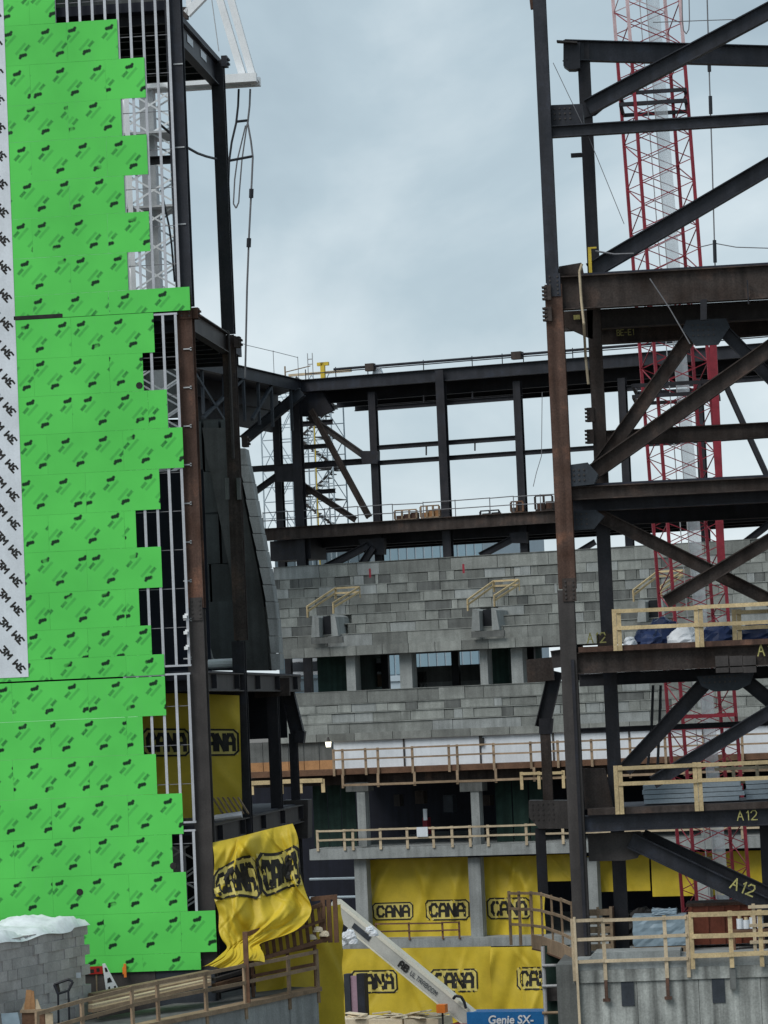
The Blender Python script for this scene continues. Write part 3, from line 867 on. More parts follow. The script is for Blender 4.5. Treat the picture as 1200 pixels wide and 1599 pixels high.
# ------------------------------------------------------------------ timber guard rails
def guardrail(label, pts, h, rails, mat, frame=F0, post=(0.09, 0.04), rail=(0.09, 0.04), below=0.15, group=None, ext=(0.0, 0.0), front=-1, doubled=False):
    """pts: foot of each post (frame axes); rails: list of heights; every post and rail its own part"""
    pts = [Vector(p) for p in pts]
    r = thing('wooden_guardrail', label, 'guardrail', pts[0], frame, group)
    for i, p in enumerate(pts):
        q = pts[min(i + 1, len(pts) - 1)] - pts[max(i - 1, 0)]
        q = Vector((q.x, q.y, 0)).normalized()
        lean = random.uniform(-0.012, 0.012)
        if doubled:
            for s in (-0.5, 0.5):
                o = q * (s * (post[0] + 0.012))
                part('post', MB().bar(p + o + Vector((0, 0, -below)), p + o + Vector((lean, 0, h)), post[1], post[0], up=q), mat, r)
        else:
            part('post', MB().bar(p + Vector((0, 0, -below)), p + Vector((lean, 0, h)), post[1], post[0], up=q), mat, r)
    nrm = Vector((0, front, 0)) * (post[1] / 2 + rail[1] / 2 + 0.002)
    for k, rh in enumerate(rails):
        for i, (a, b) in enumerate(zip(pts[:-1], pts[1:])):
            d = (b - a).normalized()
            a2 = a - d * (ext[0] if i == 0 else 0.0)
            b2 = b + d * (ext[1] if i == len(pts) - 2 else -0.004)
            j = Vector((0, 0, random.uniform(-0.012, 0.012)))
            part('rail', MB().bar(a2 + nrm + j + Vector((0, 0, rh)), b2 + nrm + j + Vector((0, 0, rh + random.uniform(-0.012, 0.012))), rail[1], rail[0]), mat, r)
    return r

# ------------------------------------------------------------------ right steel frame
rf = thing('steel_skeleton', 'rusty and dark braced steel frame with heavy girders filling the right side', 'steelwork', F0.P(905, 1495, 0.5))
RV = 0.5
UC1 = F0.P(889, 900, RV).x
vcol(rf, 852, 200, RV, 0.40, 0.45, -140, 444, M['steel_dark'])
vcol(rf, 872, 600, RV, 0.54, 0.5, 445, 920, M['rust'])
vcol(rf, 897, 1200, RV, 0.50, 0.5, 921, 1494, M['steel_grey'])
part('column_rib', MB().box(UC1 - 0.05, UC1 + 0.05, RV - 0.34, RV - 0.252, F0.P(905, 1490, RV).z, F0.P(895, 1030, RV).z), M['steel_black'], rf)
C2V = 2.2
vcol(rf, 1500, 600, RV, 0.54, 0.5, -140, 1494, M['rust_dark'])
vcol(rf, 917, 200, C2V, 0.38, 0.4, 66, 428, M['steel_black'])
vcol(rf, 933, 600, C2V, 0.42, 0.4, 429, 812, M['rust_dark'])
vcol(rf, 948, 950, C2V, 0.42, 0.4, 813, 1500, M['steel_black'])
# top members
z = F0.P(930, 64, C2V).z - 0.33
part('beam', MB().ibeam(F0.Q(881, z, C2V - 0.5), F0.Q(1520, z, C2V + 6.2), 0.66, 0.3), M['steel_dark'], rf)
plate(rf, [(880, 68), (906, 66), (906, 106), (898, 108), (888, 108), (880, 102)], C2V - 0.6, 0.5, M['steel_dark'], name='end_plate')
part('landing_plate', MB().bar(F0.P(870, 65, C2V - 0.7), F0.P(902, 67, C2V - 0.7), 0.3, 0.05), M['steel_grey'], rf)
hbeam(rf, 862, 1520, 197, 863, RV, 0.37, 0.3, M['steel_dark'])
plate(rf, [(861, 164), (910, 162), (912, 196), (862, 198)], RV + 0.1, 0.5, M['steel_dark'], name='bracket_plate')
diag(rf, 918, 168, 1400, -89.5, 1.7, 0.50, M['steel_dark'])
plate(rf, [(905, 165), (935, 150), (948, 165), (930, 180), (908, 185)], 1.95, 0.1, M['steel_dark'])
diag(rf, 922, 424, 1480, 96.2, 1.7, 0.52, M['steel_dark'])
p = F0.P(892, 243, C2V)
part('stub_beam', MB().box(p.x, F0.P(909, 243, C2V).x, C2V - 0.1, C2V + 0.1, p.z - 0.06, p.z + 0.06), M['steel_black'], rf)
part('bolt_plate', MB().bar(F0.P(832, -4, RV), F0.P(834, 14, RV), 0.2, 0.2, up=(0, 1, 0)), M['rust'], rf)
# level A: deep double girder
hbeam(rf, 871, 1520, 432, 885, RV + 0.05, 1.05, 0.42, M['rust_dark'], name='girder')
hbeam(rf, 878, 1520, 486, 900, 2.9, 0.62, 0.4, M['steel_grey'], name='girder')
hbeam(rf, 926, 1520, 514, 940, 4.6, 0.50, 0.36, M['rust_dark'], name='girder')
plate(rf, [(872, 488), (926, 484), (926, 530), (880, 509)], 2.0, 0.3, M['rust_dark'], name='haunch')
plate(rf, [(873, 416), (908, 410), (912, 428), (873, 434)], RV + 0.3, 0.25, M['rust_dark'], name='haunch')
z = F0.P(885, 432, RV).z
part('floor_deck', MB().box(F0.Q(890, z, 4).x, F0.Q(1540, z, 4).x, 0.8, 6.2, z + 0.002, z + 0.12), M['deck_soffit'], rf)
for y, v in ((452, 0.25),):
    for x in (905, 1168):
        pa = F0.P(x, y, v)
        part('stiffener', MB().box(pa.x - 0.02, pa.x + 0.02, v - 0.02, v + 0.2, pa.z - 0.45, pa.z + 0.3), M['steel_black'], rf)
plate(rf, [(1072, 500), (1134, 497), (1140, 510), (1122, 538), (1086, 540), (1066, 514)], 1.3, 0.12, M['plate_blue'])
plate(rf, [(1094, 468), (1104, 467), (1104, 499), (1094, 500)], 0.2, 0.2, M['steel_black'], name='bolted_lug')
diag(rf, 1082, 520, 930, 735, 1.9, 0.44, M['rust_dark'])
diag(rf, 1124, 510, 1360, 748.1, 1.9, 0.40, M['steel_dark'])
diag(rf, 920, 742, 1372, 424.9, 1.1, 0.50, M['rust_dark'])
hbeam(rf, 942, 1520, 672, 960, 3.2, 0.50, 0.3, M['rust_dark'])
# brackets on the columns
for x, y, v, n in ((852, 458, 0.2, 2), (853, 491, 0.2, 2), (919, 648, 1.9, 4), (919, 682, 1.9, 4)):
    s = F0.m(v)
    pa = F0.P(x, y, v)
    mb = MB().box(pa.x - 2 * s, pa.x + 9 * s, v - 0.1, v + 0.1, pa.z - 11 * s, pa.z + 11 * s)
    for q in range(4):
        zz = pa.z - 9 * s + q * 6 * s
        mb.box(pa.x - 5 * s, pa.x + 2 * s, v - 0.15, v + 0.15, zz - 1.3 * s, zz + 1.3 * s)
    part('bolted_bracket', mb, M['rust_dark'], rf)
# level B
plate(rf, [(889, 726), (918, 722), (934, 740), (928, 756), (890, 760)], 0.35, 0.5, M['plate_blue'])
hbeam(rf, 888, 1520, 760, 900, RV + 0.15, 0.42, 0.36, M['rust_dark'], name='girder')
hbeam(rf, 888, 1520, 779, 900, 1.7, 0.42, 0.36, M['steel_dark'], name='girder')
hbeam(rf, 890, 1520, 797, 945, 5.6, 0.50, 0.3, M['steel_black'], name='girder')
z = F0.P(900, 760, RV).z
part('floor_deck', MB().box(UC1 + 0.35, F0.Q(1540, z, 4).x, 0.9, 6.5, z + 0.002, z + 0.1), M['deck_soffit'], rf)
plate(rf, [(889, 798), (930, 796), (944, 806), (928, 826), (894, 828)], 1.0, 0.2, M['plate_blue'])
diag(rf, 926, 800, 1350, 1010.5, 1.9, 0.42, M['rust_dark'])
diag(rf, 1040, 940, 1350, 755.7, 1.2, 0.42, M['rust_dark'])
# level C with brown deck edge
hbeam(rf, 900, 1520, 1019, 910, RV, 0.66, 0.4, M['rust_dark'], name='girder')
z = F0.P(910, 1019, RV).z
part('deck_edge', MB().box(UC1 + 0.2, F0.Q(1540, z, 1).x, 0.2, 0.9, z + 0.002, z + 0.17), M['rust'], rf)
part('floor_deck', MB().box(UC1 + 0.3, F0.Q(1540, z, 4).x, 0.91, 7.5, z + 0.002, z + 0.15), M['deck_soffit'], rf)
hbeam(rf, 905, 1520, 1052, 920, 4.5, 0.4, 0.3, M['steel_black'], name='girder')
for x in (1127, 1149, 1170):
    pa = F0.P(x, 1022, 0.3)
    part('web_plate', MB().box(pa.x - 0.2, pa.x + 0.2, 0.3, 0.42, pa.z - 0.56, pa.z - 0.04), M['steel_grey'], rf)
plate(rf, [(1088, 1056), (1178, 1050), (1172, 1068), (1152, 1078), (1116, 1080), (1096, 1072)], 1.3, 0.15, M['plate_blue'])
diag(rf, 1102, 1066, 976, 1202, 1.9, 0.46, M['steel_black'])
diag(rf, 1164, 1062, 1400, 1254.8, 1.9, 0.46, M['steel_black'])
diag(rf, 1020, 1222, 1340, 1028.4, 1.2, 0.42, M['steel_dark'])
hbeam(rf, 905, 1520, 1133, 1000, 6.0, 0.18, 0.2, M['steel_black'])
# level D
hbeam(rf, 914, 1520, 1273, 916, RV, 0.52, 0.4, M['steel_dark'], name='girder')
z = F0.P(916, 1273, RV).z
part('deck_edge', MB().box(UC1 + 0.25, F0.Q(1540, z, 1).x, 0.2, 0.9, z + 0.002, z + 0.2), M['rust_dark'], rf)
part('floor_deck', MB().box(UC1 + 0.3, F0.Q(1540, z, 4).x, 0.91, 7.5, z + 0.002, z + 0.15), M['deck_soffit'], rf)
plate(rf, [(918, 1302), (1000, 1298), (1010, 1312), (996, 1340), (975, 1344), (920, 1345)], 1.0, 0.15, M['steel_grey'])
diag(rf, 985, 1312, 1335, 1480.0, 0.9, 0.50, M['steel_dark'])
diag(rf, 1005, 1302, 1330, 1451.8, 1.6, 0.30, M['steel_black'])
vcol(rf, 1200, 1340, C2V, 0.45, 0.4, 1288, 1500, M['steel_black'])
plate(rf, [(910, 1200), (945, 1200), (958, 1262), (914, 1264)], 1.2, 0.3, M['rust_dark'], name='base_plate')
# raking strut and bearing box to the left of the main column
diag(rf, 868, 1048, 847, 1136, 12.0, 0.5, M['steel_black'], name='raking_strut')
plate(rf, [(842, 1122), (864, 1122), (862, 1146), (842, 1146)], 11.8, 0.4, M['steel_black'])
vcol(rf, 854, 1190, 12.0, 0.34, 0.34, 1140, 1252, M['rust_dark'])
plate(rf, [(826, 1250), (892, 1250), (892, 1294), (842, 1294), (826, 1276)], 11.6, 0.8, M['steel_grey'], name='bearing_box')
vcol(rf, 846, 1340, 12.0, 0.34, 0.34, 1293, 1396, M['steel_black'])
plate(rf, [(822, 1030), (862, 1026), (866, 1062), (824, 1066)], 11.5, 0.4, M['rust_dark'], name='bearing_box')
diag(rf, 862, 1030, 890, 1026, 11.5, 0.6, M['steel_grey'], name='bracket_plate', width=0.3)
# yellow paint marks
def paint(root, text, x, y, v, cw, ch, th, tilt=0.0, name='painted_mark'):
    p = F0.P(x, y, v)
    c, s = math.cos(tilt), math.sin(tilt)
    def place(a, b, k):
        return (p.x + a * c - b * s, v - 0.0015 * k, p.z + a * s + b * c)
    return part(name, strokes(MB(), text, place, cw, ch, cw * 0.35, th, 1), M['yellow_paint'], root)
paint(rf, 'a12', 1152, 1281, RV - 0.21, 0.18, 0.28, 0.032)
paint(rf, 'a12', 1140, 1386, 0.9 - 0.22, 0.22, 0.33, 0.045, RAD(-24))
paint(rf, 'a12', 918, 1004, 2.2 - 0.45, 0.17, 0.3, 0.04)
paint(rf, 'a12', 1184, 1024, 0.28, 0.2, 0.34, 0.04)
paint(rf, 'BE-E1', 964, 524, 4.3, 0.09, 0.18, 0.025)
part('paint_patch', MB().box(F0.P(896, 496, 1.9).x, F0.P(906, 496, 1.9).x, 1.9, 1.94, F0.P(896, 499, 1.9).z, F0.P(896, 492, 1.9).z), M['yellow_paint'], rf)
part('paint_patch', MB().box(F0.P(920, 493, 2.6).x, F0.P(928, 493, 2.6).x, 2.6, 2.64, F0.P(920, 497, 2.6).z, F0.P(920, 489, 2.6).z), M['yellow_paint'], rf)
pa, pb = F0.P(921, 389, 1.5), F0.P(922, 428, 1.5)
part('yellow_post', MB().box(pa.x - 0.05, pa.x + 0.05, 1.4, 1.5, pb.z, pa.z).box(pa.x - 0.05, pa.x + 0.22, 1.4, 1.5, pa.z, pa.z + 0.05), M['yellow_steel'], rf)
pl = thing('hanging_strap', 'pale strap hanging over the rusty girder beside the right column', 'strap', F0.P(905, 420, 0.1))
part('strap', MB().rope([F0.P(909, 412, 0.15), F0.P(905, 424, 0.15), F0.P(908, 470, 0.15), F0.P(912, 505, 0.15), F0.P(915, 560, 1.8), F0.P(919, 600, 1.8)], 0.045), M['wood_pale'], pl)
solo('guy_wire', MB().rope([F0.P(1015, 435, 0.1), F0.P(1045, 480, 0.1), F0.P(1078, 537, 0.1)], 0.02), M['rope_grey'], 'thin wire slanting across the rusty upper girder', 'wire')
solo('guy_wire', MB().rope([F0.P(864, 98, 0.2), F0.P(920, 215, 0.6), F0.P(975, 350, 1.0)], 0.012), M['rope_grey'], 'hair-thin wire slanting down from the upper right column', 'wire')
part('handline', MB().rope([F0.P(930, 392, 1.4), F0.P(960, 397, 1.4), F0.P(990, 396, 1.4)], 0.03), M['rope_grey'], rf)
for a, b, y0_, y1_ in ((1020, 1012, 1070, 1195), (1032, 1027, 1070, 1200)):
    solo('hanging_hose', MB().rope([F0.P(a, y0_, 6), F0.P(a - 2, y0_ + 60, 6), F0.P(b, y1_, 6)], 0.05), M['cable'],
         'black hose hanging below the third-level girder, ' + ('left one' if a == 1020 else 'right one') + ' of the pair', 'hose', group='hanging hoses')

# fresh timber rails on two levels
def front_posts(pxs, z, v): return [F0.Q(x, z, v) for x in pxs]
zC = F0.P(910, 1019, RV).z + 0.17
zD = F0.P(916, 1273, RV).z + 0.2
guardrail('fresh yellow timber guardrail on the third-level deck above the blue tarps', front_posts((965, 1093, 1222, 1350, 1478), zC, 0.14), 1.12, (1.05, 0.52), M['wood_new'],
          post=(0.13, 0.045), rail=(0.12, 0.045), below=0.17, ext=(0, 0.4), doubled=True)
guardrail('shorter timber guardrail set back on the third-level deck', front_posts((1152, 1228), zC, 2.6), 1.0, (0.9, 0.42), M['wood_new'],
          post=(0.14, 0.045), rail=(0.12, 0.045), below=0.0, ext=(0, 0.4), doubled=True)
guardrail('fresh yellow timber guardrail on the fourth-level deck above the painted girder', front_posts((968, 1092, 1215, 1340, 1465), zD, 0.14), 1.3, (1.22, 0.74), M['wood_new'],
          post=(0.13, 0.045), rail=(0.12, 0.045), below=0.2, ext=(0, 0.4), doubled=True)
guardrail('timber guardrail set back on the fourth-level deck', front_posts((1148, 1185, 1228), zD, 4.5), 1.05, (0.98, 0.55), M['wood_pale'],
          post=(0.11, 0.045), rail=(0.1, 0.045), below=0.0, ext=(0.6, 0.3))

# things lying on those decks
def lump(name, label, cat, frame, p, sx, sy, sz, mat, seed=0, group=None):
    """a crumpled covered heap: a low dome of facets pressed flat underneath"""
    rnd = random.Random(seed)
    nu, nv_ = 16, 7
    mb = MB(); vs = []
    for j in range(nv_ + 1):
        t = j / nv_
        for i in range(nu):
            a = i * math.tau / nu
            r = math.cos(t * math.pi / 2) ** 0.6 * (1 + rnd.uniform(-0.12, 0.12))
            h = math.sin(t * math.pi / 2) * (1 + rnd.uniform(-0.14, 0.14))
            vs.append((p[0] + sx * r * math.cos(a), p[1] + sy * r * math.sin(a), p[2] + sz * h * (1 if j else 0)))
    fs = [(j * nu + i, j * nu + (i + 1) % nu, (j + 1) * nu + (i + 1) % nu, (j + 1) * nu + i) for j in range(nv_) for i in range(nu)]
    fs.append(tuple(range(nu))[::-1])
    mb.add(vs, fs)
    return solo(name, mb, mat, label, cat, frame, group)
for x, v, sx, sz, mt_, lab, sd in ((1012, 3.0, 0.5, 0.55, 'blue_deep', 'deep blue tarpaulin heap at the left of the third-level deck', 1),
                                   (1035, 4.0, 0.6, 0.85, 'blue_deep', 'tall dark blue covered heap on the third-level deck', 2),
                                   (1070, 2.4, 0.55, 0.5, 'snow', 'white plastic sheet heap on the third-level deck behind the rail', 3),
                                   (984, 2.2, 0.22, 0.28, 'snow', 'small white bag beside the first post on the third-level deck', 4),
                                   (1124, 3.2, 0.55, 0.6, 'blue_deep', 'blue tarpaulin heap behind the middle post on the third-level deck', 5),
                                   (1185, 3.6, 0.7, 0.55, 'blue_deep', 'blue tarpaulin heap at the right edge of the third-level deck', 6)):
    p = F0.Q(x, zC, v)
    lump('covered_heap', lab, 'heap', F0, (p.x, v, zC - 0.01), sx, 0.6, sz, M[mt_], sd, 'covered heaps on the third-level deck')
def slats(root, frame, p, L, W, n, t, mat, gap=0.02, name='plank'):
    for k in range(n):
        a = (p[0] + random.uniform(-0.05, 0.05))
        part(name, MB().box(a, a + L * random.uniform(0.92, 1.0), p[1], p[1] + W, p[2] + k * (t + gap), p[2] + k * (t + gap) + t), mat, root)
st = thing('material_stack', 'grey wrapped stack of panels lying on the fourth-level deck', 'stack', F0.Q(1007, zD, 3))
p = F0.Q(1006, zD, 3)
slats(st, F0, (p.x, 3.0, zD + 0.0), 3.2, 1.4, 4, 0.13, M['clad_far'], name='panel')
st = thing('material_stack', 'second grey panel stack near the right edge on the fourth-level deck', 'stack', F0.Q(1165, zD, 3.5))
p = F0.Q(1164, zD, 3.5)
slats(st, F0, (p.x, 3.5, zD), 2.2, 1.2, 4, 0.14, M['clad_far'], name='panel')
pa = F0.P(948, 985, 2.0)
solo('notice_board', MB().box(pa.x - 0.3, pa.x + 0.2, 1.75, 1.8, pa.z - 0.55, pa.z - 0.1).box(pa.x - 0.02, pa.x + 0.02, 1.8, 1.84, pa.z - 0.7, pa.z), M['rust_dark'], 'small brown plate carrying yellow paint beside the inner right column', 'plate')

# ------------------------------------------------------------------ cast concrete foundation wall, bottom right
fw = thing('concrete_wall', 'stained cast concrete foundation wall along the bottom right corner', 'wall', F0.Q(1050, 0, -2.0))
FV = -2.2
zt = F0.P(905, 1503, FV).z
ZSLAB = zt
ul, ur = F0.Q(897, zt, FV).x, F0.Q(1520, zt, FV).x
wtop = zt - 0.62
pan = 1.85
k = 0
u = ul
reces = [F0.P(x, 1540, FV).x for x in (980, 1122)]
while u < ur:
    u1 = min(u + pan, ur)
    part('wall_panel', MB().box(u + 0.006, u1 - 0.006, FV + 0.03 + random.uniform(0, 0.012), FV + 0.5, -1, wtop), M['concrete_wall'], fw)
    u = u1
part('cap_beam', MB().box(ul - 0.05, ur, FV - 0.03, FV + 0.6, wtop + 0.004, zt - 0.25), M['concrete_wall'], fw)
part('slab_edge', MB().box(ul - 0.02, ur, FV + 0.02, FV + 8.5, zt - 0.246, zt), M['concrete'], fw)
for ru in reces:
    zc = F0.P(1122, 1545, FV).z
    part('pocket_shade', MB().box(ru - 0.19, ru + 0.19, FV + 0.005, FV + 0.028, zc - 0.4, zc + 0.36), M['plate_blue'], fw)  # dark plate painted for the shade in a recess
part('return_wall', MB().box(ul - 0.6, ul - 0.02, FV + 0.6, FV + 14, -1, zt - 0.1), M['concrete_grey'], fw)
# its timber rail
def fp(px, v=FV - 0.05): return F0.Q(px, zt, v)
gr = guardrail('pale timber guardrail on top of the foundation wall at the bottom right', [fp(x) for x in (897, 945, 1041, 1075)], 1.32, (1.25, 0.7, 0.03), M['wood_pale'],
               post=(0.11, 0.05), rail=(0.10, 0.045), below=0.55)
a, b = F0.P(897, 1432, FV - 0.1), F0.P(903, 1600, FV - 0.1)
part('post', MB().bar((a.x, FV - 0.1, a.z), (a.x + 0.02, FV - 0.1, 2.2), 0.12, 0.07), M['wood_pale'], gr)
for x in (945, 1041):
    q = fp(x)
    part('foot_bracket', MB().box(q.x - 0.05, q.x + 0.05, FV - 0.1, FV + 0.0, zt - 1.15, zt - 0.56).box(q.x - 0.11, q.x + 0.11, FV - 0.13, FV + 0.0, zt - 1.19, zt - 1.1), M['rust'], gr)
gr2 = guardrail('fresh timber gate panel set in front of the bottom right guardrail', [F0.Q(x, zt + 0.0, FV - 0.16) for x in (1082, 1143, 1190)], 1.4, (1.32, 0.68, 0.1), M['wood_new'],
                post=(0.13, 0.06), rail=(0.14, 0.05), below=0.3, ext=(0, 0.5))
q = F0.Q(1143, zt, FV - 0.16)
part('foot_bracket', MB().box(q.x - 0.09, q.x + 0.09, FV - 0.14, FV, zt - 0.95, zt - 0.32), M['concrete_grey'], gr2)
guardrail('timber guardrail at the far bottom right behind the gate panel', [F0.Q(x, zt, FV + 1.2) for x in (1180, 1240)], 1.5, (1.4, 0.85, 0.35), M['wood_pale'], post=(0.1, 0.05), rail=(0.1, 0.045), below=0, ext=(0.15, 0))
# things on the slab behind that rail
p = F0.Q(1033, zt, 1.2)
bw = thing('wrapped_pallet', 'blue-grey plastic-wrapped pallet behind the bottom right guardrail', 'pallet', (p.x, 1.2, zt))
part('pallet', MB().box(p.x - 0.85, p.x + 0.85, 0.7, 1.9, zt + 0.13, zt + 0.18).box(p.x - 0.85, p.x - 0.7, 0.7, 1.9, zt, zt + 0.13).box(p.x + 0.7, p.x + 0.85, 0.7, 1.9, zt, zt + 0.13), M['wood_old'], bw)
def wrapped(p, sx, sy, sz, seed):
    rnd = random.Random(seed)
    nx, nz = 14, 8
    mb = MB(); vs = []; fs = []
    ring = []
    for i in range(40):
        a = i / 40 * 4
        s_, t_ = int(a), a - int(a)
        c = [(-1 + 2 * t_, -1), (1, -1 + 2 * t_), (1 - 2 * t_, 1), (-1, 1 - 2 * t_)][s_]
        ring.append(c)
    for j in range(nz + 1):
        for (x, y) in ring:
            b = 1 + rnd.uniform(-0.035, 0.035)
            vs.append((p[0] + sx * x * b, p[1] + sy * y * b, p[2] + sz * (j / nz) + (rnd.uniform(-0.06, 0.05) if j == nz else 0)))
    n = len(ring)
    fs = [(j * n + i, j * n + (i + 1) % n, (j + 1) * n + (i + 1) % n, (j + 1) * n + i) for j in range(nz) for i in range(n)]
    fs += [tuple(range(n))[::-1], tuple(range(nz * n, nz * n + n))]
    return mb.add(vs, fs)
part('wrapped_load', wrapped((p.x, 1.3, zt + 0.2), 0.82, 0.6, 0.92, 3), M['blue_wrap'], bw)
part('top_sheet', wrapped((p.x + 0.15, 1.4, zt + 1.14), 0.38, 0.4, 0.16, 5), M['blue_wrap'], bw)
p = F0.Q(1118, zt, 2.5)
ob = thing('steel_bin', 'open orange-red steel bin with ribs behind the timber gate panel', 'bin', (p.x, 2.5, zt))
part('body', MB().box(p.x - 0.8, p.x + 1.3, 2.0, 3.4, zt + 0.1, zt + 1.3), M['orange'], ob)
for k in range(5):
    part('rib', MB().box(p.x - 0.75 + k * 0.5, p.x - 0.67 + k * 0.5, 1.94, 1.998, zt + 0.1, zt + 1.3), M['orange'], ob)
part('rim', MB().box(p.x - 0.85, p.x + 1.35, 1.92, 3.45, zt + 1.302, zt + 1.4), M['rust'], ob)
p = F0.Q(938, zt, 1.5)
cr = thing('wooden_crate', 'weathered open crate standing just right of the main right column', 'crate', (p.x, 1.5, zt))
for k in range(5):
    part('slat', MB().box(p.x - 0.45, p.x + 0.45, 1.1, 1.14, zt + 0.1 + k * 0.27, zt + 0.3 + k * 0.27), M['wood_old'], cr)
for s_ in (-0.4, 0.0, 0.4):
    part('batten', MB().box(p.x + s_ - 0.04, p.x + s_ + 0.04, 1.05, 1.098, zt, zt + 1.45), M['wood_old'], cr)
part('side', MB().box(p.x - 0.46, p.x - 0.42, 1.15, 2.1, zt, zt + 1.4), M['wood_brown'], cr)
part('side', MB().box(p.x + 0.42, p.x + 0.46, 1.15, 2.1, zt, zt + 1.4), M['wood_brown'], cr)
for k, (x, hh) in enumerate(((1156, 0.42), (1166, 0.36), (1176, 0.46), (1188, 0.5))):
    p = F0.Q(x, zt + 0.62, 1.0)
    t = thing('canister', ('pale canister standing behind the gate panel, ' + ('leftmost', 'second', 'third', 'rightmost')[k] + ' of the row'), 'canister', (p.x, 1.0, zt + 0.62), group='canisters')
    part('body', MB().tube((p.x, 1.0, zt + 0.62), (p.x, 1.0, zt + 0.62 + hh * 0.75), 0.1, 10), M['white_sheet'], t)
    part('cap', MB().tube((p.x, 1.0, zt + 0.62 + hh * 0.75), (p.x, 1.0, zt + 0.62 + hh), 0.06, 8), M['wood_new'], t)
p0, p1 = F0.Q(1140, zt, 0.6), F0.Q(1240, zt, 0.6)
sh = thing('work_shelf', 'dark timber trestle carrying canisters at the bottom right', 'trestle', (p0.x, 0.6, zt))
part('top', MB().box(p0.x, p1.x, 0.6, 1.4, zt + 0.54, zt + 0.6), M['wood_brown'], sh)
for q in (p0.x + 0.1, p0.x + 1.0, p1.x - 0.2):
    part('leg', MB().box(q, q + 0.08, 0.64, 1.3, zt, zt + 0.54), M['wood_brown'], sh)
# low concrete slab lump behind rail
p = F0.Q(930, zt, -0.8)
solo('concrete_slab', MB().prism([(p.x - 0.2, -1.2, zt), (p.x + 2.6, -1.2, zt), (p.x + 2.6, -1.2, zt + 0.18), (p.x, -1.2, zt + 0.2)], (0, 1.6, 0)), M['concrete'], 'flat pale concrete slab lying on the foundation wall top behind the rail', 'slab')

# the long rail that runs back beside the main right column (left of the foundation wall)
pa = F0.P(897, 1470, 0.0); 
zr = F0.P(890, 1478, 1.0).z
side = []
for px_, py_, v_ in ((896, 1486, 1.0), (880, 1478, 3.5), (864, 1472, 6.0), (848, 1466, 8.5), (832, 1463, 11.0)):
    side.append(F0.P(px_, py_, v_))
guardrail('weathered timber guardrail running back beside the main right column', side, 1.55, (1.48, 0.95, 0.4), M['wood_old'], post=(0.11, 0.06), rail=(0.09, 0.05), below=0.35)
dk = thing('timber_walkway', 'weathered timber walkway with toe boards left of the main right column', 'walkway', side[0])
for a, b in zip(side[:-1], side[1:]):
    part('toe_board', MB().bar(a + Vector((0, -0.1, -0.16)), b + Vector((0, -0.1, -0.16)), 0.04, 0.5), M['wood_old'], dk)
    part('deck_board', MB().bar(a + Vector((0.6, 0, -0.4)), b + Vector((0.6, 0, -0.4)), 1.3, 0.05), M['wood_brown'], dk)
a, b = side[-1], F0.P(798, 1462, 12.0)
guardrail('end section of weathered timber rail in front of the middle yellow tarpaulin', [a, a.lerp(b, 0.55), b], 1.55, (1.48, 0.95, 0.4), M['wood_old'], post=(0.10, 0.06), rail=(0.09, 0.05), below=0.3)
# dark bay with green netting beneath that walkway
bay = thing('scaffold_bay', 'grey scaffold bay with dark green netting under the timber walkway', 'scaffold', F0.Q(870, 0, 6))
za = F0.P(870, 1480, 6).z
x0, x1 = F0.Q(846, za, 7).x, F0.Q(897, za, 7).x
part('netting', MB().box(x0, x1 + 0.2, 7.2, 7.23, -5, za), M['green_net'], bay)
for x in (848, 893):
    q = F0.Q(x, za, 6.8)
    part('standard', MB().tube((q.x, 6.8, -5), (q.x, 6.8, za), 0.07, 8), M['grey_paint'], bay)
for y in (1508, 1540, 1582):
    a, b = F0.P(847, y, 6.7), F0.P(895, y - 2, 6.7)
    part('ledger', MB().tube(a, (b.x, b.y, a.z), 0.05, 8), M['grey_paint'] if y != 1582 else M['wood_old'], bay)
q0, q1 = F0.P(850, 1540, 7.0), F0.P(896, 1562, 7.0)
part('board_panel', MB().box(q0.x, q1.x, 7.0, 7.04, q1.z, q0.z), M['steel_grey'], bay)

# bolt groups and splice plates on the right frame
def bolts(root, pts, v, r=0.032):
    mb = MB()
    for x, y in pts:
        p = F0.P(x, y, v)
        mb.tube((p.x, v - 0.03, p.z), (p.x, v + 0.01, p.z), r, 6)
    o = part('bolt_group', mb, M['steel_grey'], root)
    o['kind'] = 'stuff'
for x0, y0, nx_b, ny_b, v in ((1082, 508, 5, 3, 1.3), (1100, 1058, 7, 2, 1.3), (896, 734, 3, 3, 0.35), (900, 803, 3, 3, 1.0), (926, 1308, 4, 4, 1.0), (866, 170, 4, 3, 0.6), (832, 1256, 5, 4, 11.6)):
    bolts(rf, [(x0 + i * 8 + j * 0.4, y0 + j * 8 - i * 0.35) for i in range(nx_b) for j in range(ny_b)], v)
for root, x, y, v, w, mt_ in ((rf, 865, 445, RV - 0.262, 0.42, 'steel_dark'), (rf, 889.5, 921, RV - 0.262, 0.42, 'rust_dark'), (lf, 289.5, 480, CV - 0.262, 0.4, 'rust'), (lf, 306.5, 951, CV - 0.262, 0.4, 'steel_grey')):
    p = F0.P(x, y, v)
    part('splice_plate', MB().box(p.x - w / 2, p.x + w / 2, v - 0.03, v + 0.005, p.z - 0.36, p.z + 0.36), M[mt_], root)
    bolts(root, [(x + sx_ * 6 + k * 0.3, y + k * 6.5) for sx_ in (-1, 1) for k in (-2, -1, 0, 1, 2)], v - 0.032)

for k, (x, sz_) in enumerate(((985, 0.55), (1012, 0.75), (1060, 0.5))):
    p = F0.Q(x, ZSLAB, 4.5)
    lump('black_heap', ('low', 'tall', 'small')[k] + ' heap under black plastic behind the blue-grey pallet', 'heap', F0, (p.x, 4.5, ZSLAB), 0.7, 0.6, sz_ + 0.35, M['ink'], 70 + k, 'black plastic heaps')
